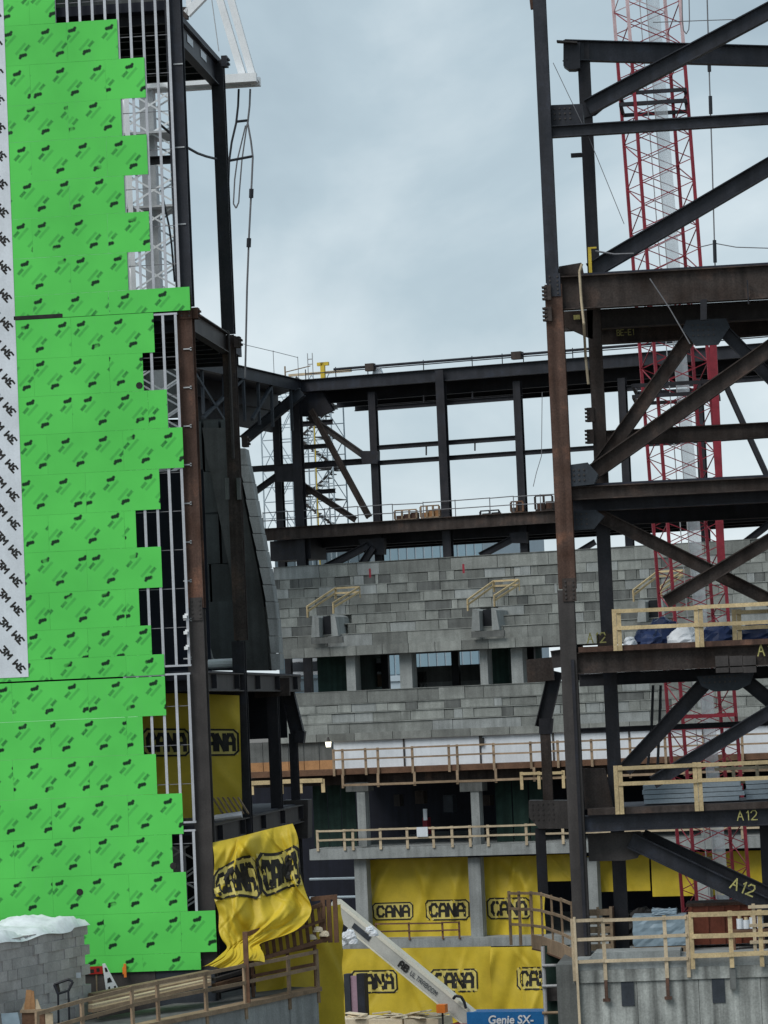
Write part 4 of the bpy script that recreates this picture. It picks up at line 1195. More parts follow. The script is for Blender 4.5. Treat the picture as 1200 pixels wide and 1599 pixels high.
# ------------------------------------------------------------------ far steel frame
ff = thing('steel_skeleton', 'dark steel ring frame across the far side with open bays against the sky', 'steelwork', F1.P(690, 1000, 3), F1)
RVF = 4.0
ztop = F1.P(600, 583, RVF).z
u0, u1 = F1.Q(470, ztop, RVF).x, F1.Q(1480, ztop, RVF).x
part('roof_girder', MB().ibeam((u0, RVF, ztop - 0.35), (u1, RVF, ztop - 0.35), 0.7, 0.4), M['steel_dark'], ff)
part('roof_deck', MB().box(u0, u1, RVF + 0.3, RVF + 9.0, ztop - 0.5, ztop - 0.3), M['deck_soffit'], ff)
for k in range(3):
    vq = RVF + 2.6 + k * 3.0
    part('roof_girder', MB().ibeam((u0, vq, ztop - 0.85), (u1, vq, ztop - 0.85), 0.7, 0.3), M['steel_black'], ff)
# left return of the ring, coming towards the street
K = Vector((u0, RVF, ztop))
E = F1.P(292, 561, RVF - 17.5); E.z = ztop
dv = (E - K).normalized()
nrm = Vector((-dv.y, dv.x, 0))
if nrm.x > 0: nrm = -nrm
part('roof_girder', MB().ibeam(K + Vector((0, 0, -0.36)), E + Vector((0, 0, -0.36)), 0.7, 0.4), M['steel_dark'], ff)
part('roof_deck', MB().prism([K + Vector((0, 0, -0.5)) + nrm * 0.3, E + Vector((0, 0, -0.5)) + nrm * 0.3, E + nrm * 7 + Vector((0, 0, -0.5)), K + nrm * 7 + Vector((0, 9, -0.5))], (0, 0, 0.2)), M['deck_soffit'], ff)
for off in (2.2, 4.5, 6.8):
    part('roof_girder', MB().ibeam(K + nrm * off + Vector((0, 2, -1.0)), E + nrm * off + Vector((0, 0, -1.0)), 1.1, 0.3), M['steel_black'], ff)
# truss web hanging under the return
for t in (0.12, 0.3, 0.42, 0.55, 0.72, 0.9):
    q = K.lerp(E, t)
    part('hanger', MB().bar(q + Vector((0, 0.3, -0.7)), q + Vector((0, 0.3, -3.0)), 0.14, 0.14), M['plate_blue'], ff)
for t0_, t1_, za_, zb_ in ((0.55, 0.9, -0.7, -3.2), (0.72, 0.98, -3.2, -0.7), (0.3, 0.48, -0.8, -2.8)):
    part('web_brace', MB().bar(K.lerp(E, t0_) + Vector((0, 0.2, za_)), K.lerp(E, t1_) + Vector((0, 0.2, zb_)), 0.16, 0.16), M['plate_blue'], ff)
q = K.lerp(E, 0.0)
part('web_wall', MB().prism([K + nrm * 3 + Vector((0, 3, -1.0)), E + nrm * 3 + Vector((0, 0, -1.0)), E + nrm * 3 + Vector((0, 0, -2.6)), K + nrm * 3 + Vector((0, 3, -2.6))], nrm * 0.1), M['steel_black'], ff)
# columns
def fcol(px, ya, yb, v, w, mat='steel_black'):
    return vcol(ff, px, (ya + yb) / 2, v, w, w, ya, yb, M[mat], F1)
fcol(468, 605, 900, RVF - 0.3, 0.52)
fcol(437, 625, 900, RVF + 3.5, 0.42)
fcol(588, 612, 900, RVF + 0.5, 0.42)
fcol(695, 578, 900, RVF - 0.1, 0.48)
fcol(815, 595, 900, RVF + 0.5, 0.42)
fcol(979, 590, 900, RVF + 0.5, 0.42)
fcol(1098, 590, 900, RVF + 0.5, 0.42)
def fh(px0, px1, pref, y, v, d, mat='steel_black', name='rail_beam'):
    return hbeam(ff, px0, px1, y, pref, v, d, 0.24, M[mat], F1, name)
fh(588, 815, 640, 630, RVF + 0.5, 0.26)
fh(588, 815, 640, 692, RVF + 0.5, 0.26)
fh(588, 1480, 640, 716, RVF + 0.5, 0.26)
fh(979, 1480, 1010, 600, RVF + 0.5, 0.3)
fh(393, 588, 480, 722, RVF + 1.2, 0.34)
fh(468, 520, 490, 657, RVF + 6, 0.3)
fh(468, 520, 490, 694, RVF + 6, 0.26)
fh(468, 524, 490, 765, RVF + 6, 0.26)
for x, y0_, y1_ in ((662, 617, 631), (738, 611, 625), (666, 697, 711), (742, 692, 704)):
    a, b = F1.P(x, y0_, RVF + 0.5), F1.P(x, y1_, RVF + 0.5)
    part('hanger', MB().bar(a, b, 0.07, 0.07), M['steel_black'], ff)
for (x0_, y0_, x1_, y1_, d, v, mt_) in ((380, 688, 472, 612, 0.55, RVF - 1.4, 'plate_blue'), (482, 650, 575, 716, 0.34, RVF + 0.2, 'steel_grey'), (486, 640, 577, 808, 0.32, RVF - 0.2, 'rust_dark'),
                                       (474, 758, 556, 812, 0.32, RVF + 0.2, 'rust_dark'), (396, 770, 440, 738, 0.34, RVF + 2, 'steel_black'),
                                       (1132, 598, 1204, 756, 0.30, RVF + 0.4, 'steel_black'), (505, 888, 575, 852, 0.4, RVF - 0.2, 'steel_black'), (560, 890, 583, 855, 0.4, RVF - 0.2, 'steel_black'),
                                       (750, 868, 808, 838, 0.36, RVF + 0.2, 'steel_black'), (1160, 850, 1215, 808, 0.36, RVF + 0.2, 'steel_black'), (890, 870, 930, 846, 0.3, RVF + 0.2, 'steel_black')):
    diag(ff, x0_, y0_, x1_, y1_, v, d, M[mt_], F1)
plate(ff, [(562, 704), (590, 704), (590, 724), (566, 724)], RVF, 0.4, M['steel_black'], F1)
plate(ff, [(428, 730), (470, 728), (470, 752), (432, 752)], RVF - 0.4, 0.4, M['steel_black'], F1)
plate(ff, [(462, 608), (500, 606), (520, 640), (500, 650), (466, 650)], RVF + 0.3, 0.4, M['steel_black'], F1)
plate(ff, [(560, 842), (600, 840), (600, 866), (570, 866)], RVF - 0.1, 0.4, M['steel_black'], F1)
plate(ff, [(795, 832), (822, 830), (822, 848), (800, 848)], RVF - 0.1, 0.4, M['steel_black'], F1)
# lower deck
DVF = 3.2
zdk = F1.P(640, 811, DVF).z
ua, ub = F1.Q(412, zdk, DVF).x, F1.Q(1480, zdk, DVF).x
part('deck_girder', MB().ibeam((ua, DVF, zdk - 0.35), (ub, DVF, zdk - 0.35), 0.7, 0.4), M['rust_dark'], ff)
part('floor_deck', MB().box(ua, ub, DVF + 0.25, DVF + 9.5, zdk - 0.35, zdk - 0.1), M['deck_soffit'], ff)
for k in range(3):
    vq = DVF + 2.5 + 3 * k
    part('deck_girder', MB().ibeam((ua, vq, zdk - 0.75), (ub, vq, zdk - 0.75), 0.8, 0.3), M['steel_black'], ff)
part('end_mass', MB().box(ua + 0.1, F1.Q(478, zdk, DVF).x, DVF + 0.6, DVF + 3, F1.P(430, 875, DVF).z, zdk - 0.7), M['steel_black'], ff)
# pipe rails: roof edge and lower deck
def piperail(label, frame, pts, h, rails, mat, r=0.035):
    root = thing('pipe_guardrail', label, 'guardrail', pts[0], frame)
    for p in pts:
        part('post', MB().tube(p, Vector(p) + Vector((0, 0, h)), r, 6), mat, root)
    for rh in rails:
        for a, b in zip(pts[:-1], pts[1:]):
            part('rail', MB().tube(Vector(a) + Vector((0, 0, rh)), Vector(b) + Vector((0, 0, rh + random.uniform(-.03, .03))), r, 6), mat, root)
    return root
zr_ = ztop
rp = []
for x in (478, 525, 575, 662, 738, 785, 818, 895, 1000, 1110, 1250):
    rp.append(F1.Q(x, ztop, RVF + 0.4))
r_ = piperail('thin dark pipe rail along the far roof edge against the sky', F1, rp, 0.62, (0.36,), M['steel_dark'], 0.03)
for a, b in zip(rp[1:-1], rp[2:]):
    part('pipe', MB().tube(a + Vector((0, -0.3, 0.46)), b + Vector((0, -0.3, 0.46)), 0.075, 6), M['steel_dark'], r_)
for x, w in ((579, 0.25), (808, 0.28)):
    q = F1.Q(x, ztop, RVF + 0.1)
    part('clamp_box', MB().box(q.x - w, q.x + w, q.y - 0.2, q.y + 0.2, ztop + 0.2, ztop + 0.62), M['rust_dark'], r_)
lp = [F1.Q(x, zdk, DVF + 0.3) for x in (412, 450, 508, 560, 614, 662, 712, 766, 803, 845, 880, 940, 1060, 1200)]
piperail('thin grey pipe rail along the far lower deck', F1, lp, 0.95, (0.45, 0.9), M['rope_grey'], 0.028)
piperail('thin pipe rail on the roof of the left return', F1, [K.lerp(E, t) for t in (0.02, 0.25, 0.5, 0.75, 0.95)], 1.3, (1.25,), M['rope_grey'], 0.018)
# equipment on the decks
def rack(label, px, zz, v, w, d, h, mat, mat2, n=3, cat='equipment rack', name='equipment_rack'):
    q = F1.Q(px, zz, v)
    t = thing(name, label, cat, (q.x, v, zz), F1)
    part('base', MB().box(q.x - w / 2, q.x + w / 2, v, v + d, zz, zz + h * 0.18), M[mat], t)
    for k in range(n + 1):
        x = q.x - w / 2 + k * w / n
        part('upright', MB().box(x - 0.05, x + 0.05, v - 0.02, v + 0.08, zz + h * 0.18, zz + h), M[mat], t)
    for k in range(n):
        x = q.x - w / 2 + (k + 0.5) * w / n
        part('load', MB().box(x - w / n * 0.36, x + w / n * 0.36, v + 0.1, v + d * 0.8, zz + h * 0.18, zz + h * (0.55 + 0.12 * (k % 3))), M[mat2], t)
    part('top_bar', MB().box(q.x - w / 2, q.x + w / 2, v - 0.02, v + 0.06, zz + h, zz + h + 0.07), M[mat], t)
rack('brown and orange crate rack on the far lower deck', 634, zdk, DVF + 0.8, 1.3, 0.8, 0.55, 'wood_old', 'rust', 3)
rack('orange-brown equipment rack beside the tall far column', 672, zdk, DVF + 0.8, 1.1, 0.8, 0.7, 'wood_old', 'plywood', 3)
rack('dark flat skid on the far lower deck', 765, zdk, DVF + 0.8, 1.1, 0.8, 0.22, 'steel_black', 'steel_grey', 2)
rack('dark brown box frame beside the far lower deck rail', 808, zdk, DVF + 0.8, 0.7, 0.8, 0.62, 'wood_brown', 'rust_dark', 2)
rack('rusty steel container on the far lower deck next to the main right column', 850, zdk, DVF + 0.8, 1.0, 0.8, 0.85, 'rust_dark', 'rust', 2)
q = F1.Q(842, zdk, DVF + 0.7)
solo('slack_line', MB().rope([F1.P(833, 760, DVF + 0.7), F1.P(838, 738, DVF + 0.7), F1.P(846, 712, DVF + 0.7), F1.P(847, 612, DVF + 0.7)], 0.02), M['rope_grey'], 'thin slack line hanging in the far bay beside the main right column', 'line', F1)
# yellow hoist on the roof corner
q = F1.Q(494, ztop, RVF + 6)
yh = thing('roof_hoist', 'small yellow and pale hoist standing on the far roof corner', 'hoist', (q.x, RVF + 6, ztop), F1)
zq = F1.P(494, 592, RVF + 6).z
part('beam', MB().box(q.x - 1.7, q.x + 2.2, RVF + 6, RVF + 6.2, zq + 0.28, zq + 0.42), M['wood_pale'], yh)
part('mast', MB().box(q.x + 0.35, q.x + 0.6, RVF + 5.9, RVF + 6.1, zq - 0.3, zq + 0.95).box(q.x + 0.15, q.x + 0.85, RVF + 5.9, RVF + 6.1, zq + 0.75, zq + 0.95), M['yellow_steel'], yh)
part('ladder', MB().tube((q.x - 0.45, RVF + 6, zq), (q.x - 0.45, RVF + 6, zq + 1.55), 0.03).tube((q.x - 0.15, RVF + 6, zq), (q.x - 0.15, RVF + 6, zq + 1.55), 0.03)
     .tube((q.x - 0.45, RVF + 6, zq + 0.9), (q.x - 0.15, RVF + 6, zq + 0.9), 0.03).tube((q.x - 0.45, RVF + 6, zq + 1.2), (q.x - 0.15, RVF + 6, zq + 1.2), 0.03), M['grey_paint'], yh)
part('rail', MB().tube((q.x - 1.9, RVF + 6, zq + 0.55), (q.x - 0.3, RVF + 6, zq + 0.8), 0.03).tube((q.x - 1.9, RVF + 6, zq), (q.x - 1.9, RVF + 6, zq + 0.9), 0.05), M['wood_old'], yh)
q = F1.Q(588, ztop, RVF + 0.3)
solo('roof_sheet', MB().prism([(q.x - 0.25, RVF + 0.3, ztop), (q.x + 0.35, RVF + 0.3, ztop), (q.x + 0.2, RVF + 0.3, ztop + 0.4), (q.x - 0.1, RVF + 0.3, ztop + 0.62)], (0, 0.3, 0)), M['white_sheet'], 'small white bundle beside the pipe rail on the far roof', 'bundle', F1)

# ------------------------------------------------------------------ scaffold stair tower behind the corner
sc_ = thing('scaffold_tower', 'pale scaffold stair tower standing behind the far left corner', 'scaffold', F1.P(465, 1000, 18), F1)
SV = 18.0
SCAFF = pm('pale_scaffold_tube', (0.42, 0.50, 0.55), 0.2, 2.0, 0.5)
xs = [F1.P(x, 720, SV).x for x in (410, 436, 462, 492, 520)]
zb_, zt_ = F1.P(465, 900, SV).z - 4, F1.P(465, 606, SV).z
for vv in (SV, SV + 2.2):
    for x in xs:
        part('standard', MB().tube((x, vv, zb_), (x, vv, zt_), 0.05, 6), SCAFF, sc_)
z = F1.P(465, 830, SV).z
lev = 0
while z < zt_:
    for vv in (SV, SV + 2.2):
        part('ledger', MB().tube((xs[0], vv, z), (xs[-1], vv, z), 0.035, 6), M['clad_far'] if lev % 2 else M['rope_grey'], sc_)
    for q in range(4):
        e_, f_ = (q, q + 1) if (lev + q) % 2 else (q + 1, q)
        part('brace', MB().tube((xs[e_], SV + 2.2, z), (xs[f_], SV + 2.2, z + 1.9), 0.032, 6), SCAFF, sc_)
        part('brace', MB().tube((xs[f_], SV + 0.02, z), (xs[e_], SV + 0.02, z + 1.9), 0.032, 6), SCAFF, sc_)
    part('guard_ledger', MB().tube((xs[0], SV + 2.2, z + 0.9), (xs[-1], SV + 2.2, z + 0.9), 0.03, 6), SCAFF, sc_)
    part('guard_ledger', MB().tube((xs[0], SV, z + 0.9), (xs[-1], SV, z + 0.9), 0.03, 6), M['clad_far'], sc_)
    a, b = (0, 1) if lev % 2 else (1, 0)
    part('brace', MB().tube((xs[a], SV, z), (xs[b], SV, z + 1.9), 0.035, 6), M['clad_far'], sc_)
    part('brace', MB().tube((xs[4 - a], SV, z), (xs[4 - b], SV, z + 1.9), 0.035, 6), M['clad_far'], sc_)
    fl = MB()
    xa, xb = (xs[2], xs[4]) if lev % 2 else (xs[4], xs[2])
    for k in range(9):
        t = k / 9
        fl.box(min(xa + (xb - xa) * t, xa + (xb - xa) * (t + 0.11)), max(xa + (xb - xa) * t, xa + (xb - xa) * (t + 0.11)), SV + 0.6, SV + 1.3, z + 1.9 * t, z + 1.9 * t + 0.06)
    fl.bar((xa, SV + 0.6, z), (xb, SV + 0.6, z + 1.9), 0.05, 0.14)
    part('stair_flight', fl, M['steel_grey'], sc_)
    part('platform', MB().box(xs[3], xs[4], SV + 0.1, SV + 2.1, z - 0.05, z), M['steel_grey'], sc_)
    z += 1.9; lev += 1
part('yellow_standard', MB().tube((xs[3] + 0.1, SV - 0.1, zb_), (xs[3] + 0.1, SV - 0.1, zt_ - 1), 0.04, 6), M['yellow_steel'], sc_)

# ------------------------------------------------------------------ far buildings seen through the bays
def glass_block(label, px0, px1, ytop, v, floors, bays, mat, matb, fh_=3.4):
    zt = F1.P((px0 + px1) / 2, ytop, v).z
    a, b = F1.Q(px0, zt, v).x, F1.Q(px1, zt, v).x
    t = thing('office_building', label, 'building', (a, v, 0), F1)
    part('wall', MB().box(a, b, v, v + 18, 0, zt), M[matb], t)
    w = (b - a) / bays
    me = MB().box(0.08, w - 0.08, -0.12, -0.005, 0.35, fh_ - 0.25).mesh('window', M[mat])
    for f in range(floors):
        for k in range(bays):
            part('window', me, None, t, loc=(a + k * w, v, zt - 0.5 - (f + 1) * fh_))
    for f in range(floors + 1):
        part('spandrel', MB().box(a - 0.1, b + 0.1, v - 0.2, v - 0.125, zt - 0.5 - f * fh_ - 0.25, zt - 0.5 - f * fh_ + 0.25), M[matb], t)
glass_block('pale blue glass office building behind the middle far bays', 596, 754, 836, 110, 4, 12, 'glass_far', 'clad_far', 3.0)
glass_block('dark grey glass building seen low behind the far left bay', 428, 577, 838, 130, 4, 9, 'glass_dark', 'glass_dark', 3.2)

# ------------------------------------------------------------------ concrete stands of the far side
M['concrete_tread'] = pm('worn_tread_concrete', (0.20, 0.205, 0.195), 0.3, 0.9, 0.9, fine=0.2, streak=0.3)
def stand(label, rows, v_top, v_step, px_l, px_r, wmin, wmax, seed, holes=()):
    rnd = random.Random(seed)
    root = thing('concrete_stand', label, 'stand', F1.P(640, rows[-1], v_top), F1)
    n = len(rows) - 1
    for i in range(n):
        v = v_top - i * v_step
        zt, zq = F1.P(640, rows[i], v).z, F1.P(640, rows[i + 1], v - (v_step if i < n - 1 else 0)).z
        ua, ub = F1.Q(px_l, zq, v).x, F1.Q(px_r, zq, v).x
        part('tread', MB().box(ua, ub, v - 0.075, v + 3.0, zt - 0.05, zt - 0.012).box(ua, ub, v + 0.26, v + 2.9, zq - 0.1, zt - 0.055), M['concrete_unit'], root)
        u = ua
        while u < ub - 0.2:
            w = rnd.uniform(wmin, wmax) * (2.2 if i in (0, n - 1) else 0.8)
            if rnd.random() < 0.4: w *= 0.4
            u2 = min(u + w, ub)
            if ub - u2 < 0.4: u2 = ub
            cpx = (u + u2) / 2
            if not any(a - 0.1 < cpx < b + 0.1 and zlo < (zt + zq) / 2 < zhi for a, b, zlo, zhi in holes):
                dz = rnd.choice((0, 0, 0, 0, -0.04))
                off = rnd.uniform(0, 0.05)
                part('riser_unit', MB().box(u + 0.012, u2 - 0.012, v - 0.06 + off, v + 0.25, zq + 0.002, zt - 0.053 + dz), M[rnd.choice(('concrete_unit',) * 8 + ('concrete_grey',) * (2 if 0 < i < n - 1 else 0) + ('concrete',) * 2)], root)
            u = u2
    return root
VU = 1.4
def hole(px0, px1, y0_, y1_, v):
    return (F1.P(px0, y0_, v).x, F1.P(px1, y0_, v).x, F1.P(px0, y1_, v).z, F1.P(px0, y0_, v).z)
us = stand('upper tier of stepped grey concrete seating units on the far side', [873, 893, 908, 923, 938, 953, 968, 984, 1006], VU, 0.8, 428, 1480, 0.45, 2.2, 11,
      holes=(hole(498, 530, 955, 1000, -3), hole(752, 778, 940, 990, -3)))
low = stand('lower tier of stepped grey concrete seating units on the far side', [1074, 1094, 1108, 1124, 1142], -4.2, 0.8, 440, 1480, 0.5, 2.4, 23)
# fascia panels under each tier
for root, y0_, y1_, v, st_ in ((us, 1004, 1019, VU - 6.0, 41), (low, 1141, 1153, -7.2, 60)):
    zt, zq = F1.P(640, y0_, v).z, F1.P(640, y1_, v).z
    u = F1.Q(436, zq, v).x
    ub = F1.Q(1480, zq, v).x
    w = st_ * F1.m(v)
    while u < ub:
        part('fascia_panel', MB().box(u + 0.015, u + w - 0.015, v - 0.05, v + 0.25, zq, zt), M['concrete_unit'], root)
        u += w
    part('soffit', MB().box(F1.Q(436, zq, v).x, ub, v + 0.26, v + 8.5, zq + 0.05, zq + 0.3), M['concrete_grey'], root)
# vomitories with timber rails round them
def vomitory(px, py, lab, seed):
    v = VU - 6.2
    s = F1.m(v)
    p = F1.P(px, py, v)
    t = thing('stand_entrance', 'concrete entrance box ' + lab, 'entrance', (p.x, v, p.z), F1)
    h = 36 * s
    part('side_wall', MB().prism([(p.x - 27 * s, v, p.z), (p.x - 14 * s, v, p.z), (p.x - 14 * s, v, p.z + h * 0.8), (p.x - 24 * s, v, p.z + h * 0.9)], (0, 2.2, 0)), M['concrete'], t)
    part('side_wall', MB().prism([(p.x + 3 * s, v + 0.2, p.z), (p.x + 14 * s, v + 0.2, p.z), (p.x + 10 * s, v + 0.2, p.z + h * 0.8), (p.x + 3 * s, v + 0.2, p.z + h * 0.9)], (0, 2.0, 0)), M['concrete'], t)
    part('passage_shade', MB().box(p.x - 13.5 * s, p.x + 2.5 * s, v + 0.6, v + 3.0, p.z, p.z + h * 0.85), M['dark'], t)  # solid near-black block, the opening's shade put into its colour
    part('step_block', MB().box(p.x - 26 * s, p.x + 24 * s, v - 0.15, v - 0.01, p.z - 10 * s, p.z - 1 * s), M['concrete_grey'], t)
    zt = p.z + 44 * s
    pts = [Vector((p.x - 29 * s, v - 0.2, zt - 12 * s)), Vector((p.x - 13 * s, v + 2.6, zt + 16 * s)), Vector((p.x + 26 * s, v + 2.6, zt + 16 * s)), Vector((p.x + 12 * s, v - 0.2, zt - 8 * s))]
    guardrail('yellow timber rail round the entrance box ' + lab, pts, 14 * s, (13 * s, 6 * s), M['wood_new'], F1, post=(0.12, 0.06), rail=(0.1, 0.06), below=0.1)
vomitory(513, 994, 'at the left of the upper far tier', 1)
vomitory(764, 984, 'in the middle of the upper far tier', 2)
vomitory(1024, 970, 'at the right of the upper far tier', 3)
# red survey marks
for x, y in ((579, 895), (725, 888)):
    p = F1.P(x, y, VU - 1.2)
    part('survey_mark', MB().box(p.x - 0.06, p.x + 0.06, VU - 1.3, VU - 1.29, p.z - 0.25, p.z + 0.25), M['red_paint'], us)

# ------------------------------------------------------------------ far concourse building under the stands
cb = thing('concourse_building', 'unfinished concrete concourse floors with dark openings on the far side', 'building', F1.P(640, 1580, -6), F1)
def fslab(y0_, y1_, v0, v1, pxl, pxr, mat='concrete', name='floor_slab', pref=640):
    zt, zq = F1.P(pref, y0_, v0).z, F1.P(pref, y1_, v0).z
    part(name, MB().box(F1.Q(pxl, zq, v0).x, F1.Q(pxr, zq, v0).x, v0, v1, zq, zt), M[mat], cb)
    return zt, zq
# piers and dark columns in the gap between the tiers
for x, w in ((548, 14), (634, 19), (756, 12), (808, 18), (985, 18), (1130, 18)):
    zt, zq = F1.P(x, 1012, -4.0).z, F1.P(x, 1080, -4.0).z
    a, b = F1.P(x - w / 2, 1045, -4.0).x, F1.P(x + w / 2, 1045, -4.0).x
    part('pier', MB().box(a, b, -4.0, -3.2, zq, zt), M['concrete'], cb)
for x, w in ((450, 9), (480, 12), (601, 11), (711, 11), (830, 10), (905, 10), (1050, 10)):
    a, b = F1.P(x - w / 2, 1045, 1.0).x, F1.P(x + w / 2, 1045, 1.0).x
    part('inner_column', MB().box(a, b, 1.0, 1.3, F1.P(x, 1085, 1).z, F1.P(x, 1005, 1).z), M['steel_black'], cb)
for x0_, x1_ in ((496, 545), (750, 795)):
    a, b = F1.P(x0_, 1045, -2.0).x, F1.P(x1_, 1045, -2.0).x
    part('stair_core', MB().box(a, b, -2.0, 4.0, F1.P(520, 1084, -2).z, F1.P(520, 1012, -2).z), M['green_net'], cb)
# slatted dividers in the gap
for x0_, x1_, y0_, y1_, mt_ in ((552, 600, 1030, 1036, 'white_sheet'), (552, 600, 1050, 1054, 'white_sheet'), (455, 500, 1029, 1033, 'white_sheet'), (455, 500, 1049, 1053, 'white_sheet'),
                                (640, 760, 1042, 1062, 'concrete_grey'), (655, 760, 1066, 1072, 'concrete'), (580, 600, 1053, 1072, 'wood_old'), (640, 668, 1050, 1074, 'dark'), (455, 500, 1034, 1048, 'plate_blue'), (552, 600, 1037, 1049, 'plate_blue'),
                                (820, 862, 1032, 1064, 'wood_brown')):
    v = 2.4
    a, b = F1.P(x0_, y0_, v), F1.P(x1_, y1_, v)
    part('divider_panel', MB().box(a.x, b.x, v, v + 0.1, b.z, a.z), M[mt_], cb)
# hoarding of white panels
HV = -7.05
zt, zq = F1.P(640, 1150, HV).z, F1.P(640, 1202, HV).z
px_edges = [522, 633, 752, 866, 985, 1100, 1215, 1330, 1480]
for a, b in zip(px_edges[:-1], px_edges[1:]):
    part('white_panel', MB().box(F1.Q(a + 1, zq, HV).x, F1.Q(b - 1, zq, HV).x, HV, HV + 0.1, zq, zt), M['white_sheet'], cb)
    part('joint_post', MB().box(F1.Q(b - 1.2, zq, HV).x, F1.Q(b + 1.2, zq, HV).x, HV - 0.06, HV - 0.005, zq, zt), M['steel_grey'], cb)
for a, b in ((392, 412), (412, 434), (434, 452), (452, 476), (476, 500), (500, 521)):
    part('ply_panel', MB().box(F1.Q(a + 0.5, zq, HV).x, F1.Q(b - 0.5, zq, HV).x, HV, HV + 0.1, zq, F1.P(640, 1182, HV).z), M['plywood'], cb)
    part('grey_panel', MB().box(F1.Q(a + 0.5, zq, HV).x, F1.Q(b - 0.5, zq, HV).x, HV + 0.02, HV + 0.1, F1.P(640, 1182, HV).z, zt), M['concrete_grey'], cb)
# deck under it and lower slabs
TV = -8.5
fslab(1197, 1206, TV, 4, 380, 1480, 'wood_brown', 'deck_edge')
fslab(1206.5, 1222, TV + 0.8, 4, 380, 1480, 'rust_dark', 'edge_beam')
fslab(1322, 1339, TV, 12, 484, 1480, 'concrete')
fslab(1466, 1480, TV, 12, 520, 1480, 'concrete')
fslab(1215, 1222, TV + 1.2, 16, 380, 1480, 'concrete_grey', 'soffit')
zt, zq = F1.P(640, 1200, 11).z, F1.P(640, 1640, 11).z
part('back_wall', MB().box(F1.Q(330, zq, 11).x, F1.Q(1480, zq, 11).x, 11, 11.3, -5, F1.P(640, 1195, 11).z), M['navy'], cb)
# columns
for x in (565, 743, 925, 1100):
    for ya, yb, w in ((1222, 1322, 13), (1339, 1467, 19)):
        zt, zq = F1.P(x, ya, TV + 0.5).z, F1.P(x, yb, TV + 0.5).z
        a, b = F1.P(x - w / 2, (ya + yb) / 2, TV + 0.5).x, F1.P(x + w / 2, (ya + yb) / 2, TV + 0.5).x
        part('column', MB().box(a, b, TV + 0.5, TV + 1.1, zq, zt), M['concrete'], cb)
    a, b = F1.P(x - 25, 1225, TV + 0.45).x, F1.P(x + 10, 1225, TV + 0.45).x
    part('column_head', MB().box(a, b, TV + 0.45, TV + 1.3, F1.P(x, 1236, TV).z, F1.P(x, 1222, TV).z), M['concrete_grey'], cb)
# netting curtains and interior clutter
for x0_, x1_ in ((490, 512), (513, 533), (534, 556), (775, 800), (802, 826), (828, 850)):
    a, b = F1.P(x0_, 1270, TV + 2.5), F1.P(x1_, 1270, TV + 2.5)
    part('net_curtain', MB().box(a.x, b.x, TV + 2.5, TV + 2.55, F1.P(520, 1322, TV + 2.5).z, F1.P(520, 1226, TV + 2.5).z), M['green_net'], cb)
for x, y, w, h, mt_ in ((620, 1250, 10, 18, 'steel_grey'), (655, 1245, 14, 20, 'rust_dark'), (700, 1255, 16, 26, 'plate_blue'), (664, 1290, 8, 26, 'red_paint'), (760, 1250, 12, 16, 'rust_dark')):
    a, b = F1.P(x - w / 2, y - h / 2, TV + 4), F1.P(x + w / 2, y + h / 2, TV + 4)
    part('equipment_box', MB().box(a.x, b.x, TV + 4, TV + 4.6, b.z, a.z), M[mt_], cb)
a = F1.P(664, 1272, TV + 3)
part('lamp_tube', MB().box(a.x - 0.1, a.x + 0.1, TV + 3, TV + 3.1, a.z - 0.3, a.z + 0.3), M['white_sheet'], cb)
for y in (1373, 1402):
    a, b = F1.P(484, y, TV + 0.7), F1.P(556, y, TV + 0.7)
    part('ledger', MB().tube(a, (b.x, b.y, a.z), 0.07, 6), M['clad_far'], cb)
# rails on the far floors
def fposts(pxs, y, pref, v): 
    z = F1.P(pref, y, v).z
    return [F1.Q(x, z, v) for x in pxs]
guardrail('brown timber guardrail in front of the white hoarding', fposts((522, 536, 572, 591, 645, 702, 715, 772, 830, 872, 925, 985, 1040, 1100, 1160, 1240), 1197, 640, TV - 0.1), 1.05, (0.98, 0.5), M['wood_old'], F1, post=(0.13, 0.05), rail=(0.09, 0.05), below=0.35)
guardrail('brown timber toe rail hanging below the hoarding deck', fposts((536, 591, 648, 715, 775, 835, 900, 985, 1070, 1160, 1240), 1224, 640, TV - 0.2), 0.62, (0.05,), M['wood_old'], F1, post=(0.13, 0.05), rail=(0.12, 0.05), below=0.1)
guardrail('timber guardrail along the concrete slab edge above the yellow tarps', fposts((497, 539, 552, 595, 637, 678, 707, 735, 763, 823, 880, 940, 1010, 1080, 1160, 1240), 1322, 640, TV - 0.05), 1.0, (0.93, 0.45), M['wood_pale'], F1, post=(0.14, 0.05), rail=(0.10, 0.05), below=0.1)
guardrail('dark timber rail in front of the upper yellow tarps', fposts((588, 640, 692, 718), 1466, 640, TV - 0.05), 0.85, (0.8, 0.4), M['wood_brown'], F1, post=(0.1, 0.05), rail=(0.08, 0.05), below=0.05)
guardrail('yellow timber rail at the left below the plywood hoarding', fposts((394, 440, 470, 505), 1222, 640, TV - 0.3), 0.35, (0.28,), M['wood_new'], F1, post=(0.2, 0.05), rail=(0.22, 0.06), below=0.35, group=None)
guardrail('yellow timber rail beside the right raking strut', fposts((815, 842, 880), 1224, 640, TV - 0.3), 0.4, (0.3,), M['wood_new'], F1, post=(0.16, 0.05), rail=(0.14, 0.06), below=0.5)
p = F1.P(660, 1299, TV - 0.16)
solo('notice', MB().box(p.x - 0.3, p.x + 0.3, TV - 0.2, TV - 0.17, p.z - 0.25, p.z + 0.25), M['white_sheet'], 'small white notice hung on the slab edge guardrail', 'notice', F1)
p = F1.P(513, 1160, HV - 1)
wl_ = thing('work_lamp', 'glowing site lamp under the lower far tier at the left', 'lamp', (p.x, HV - 1, p.z), F1)
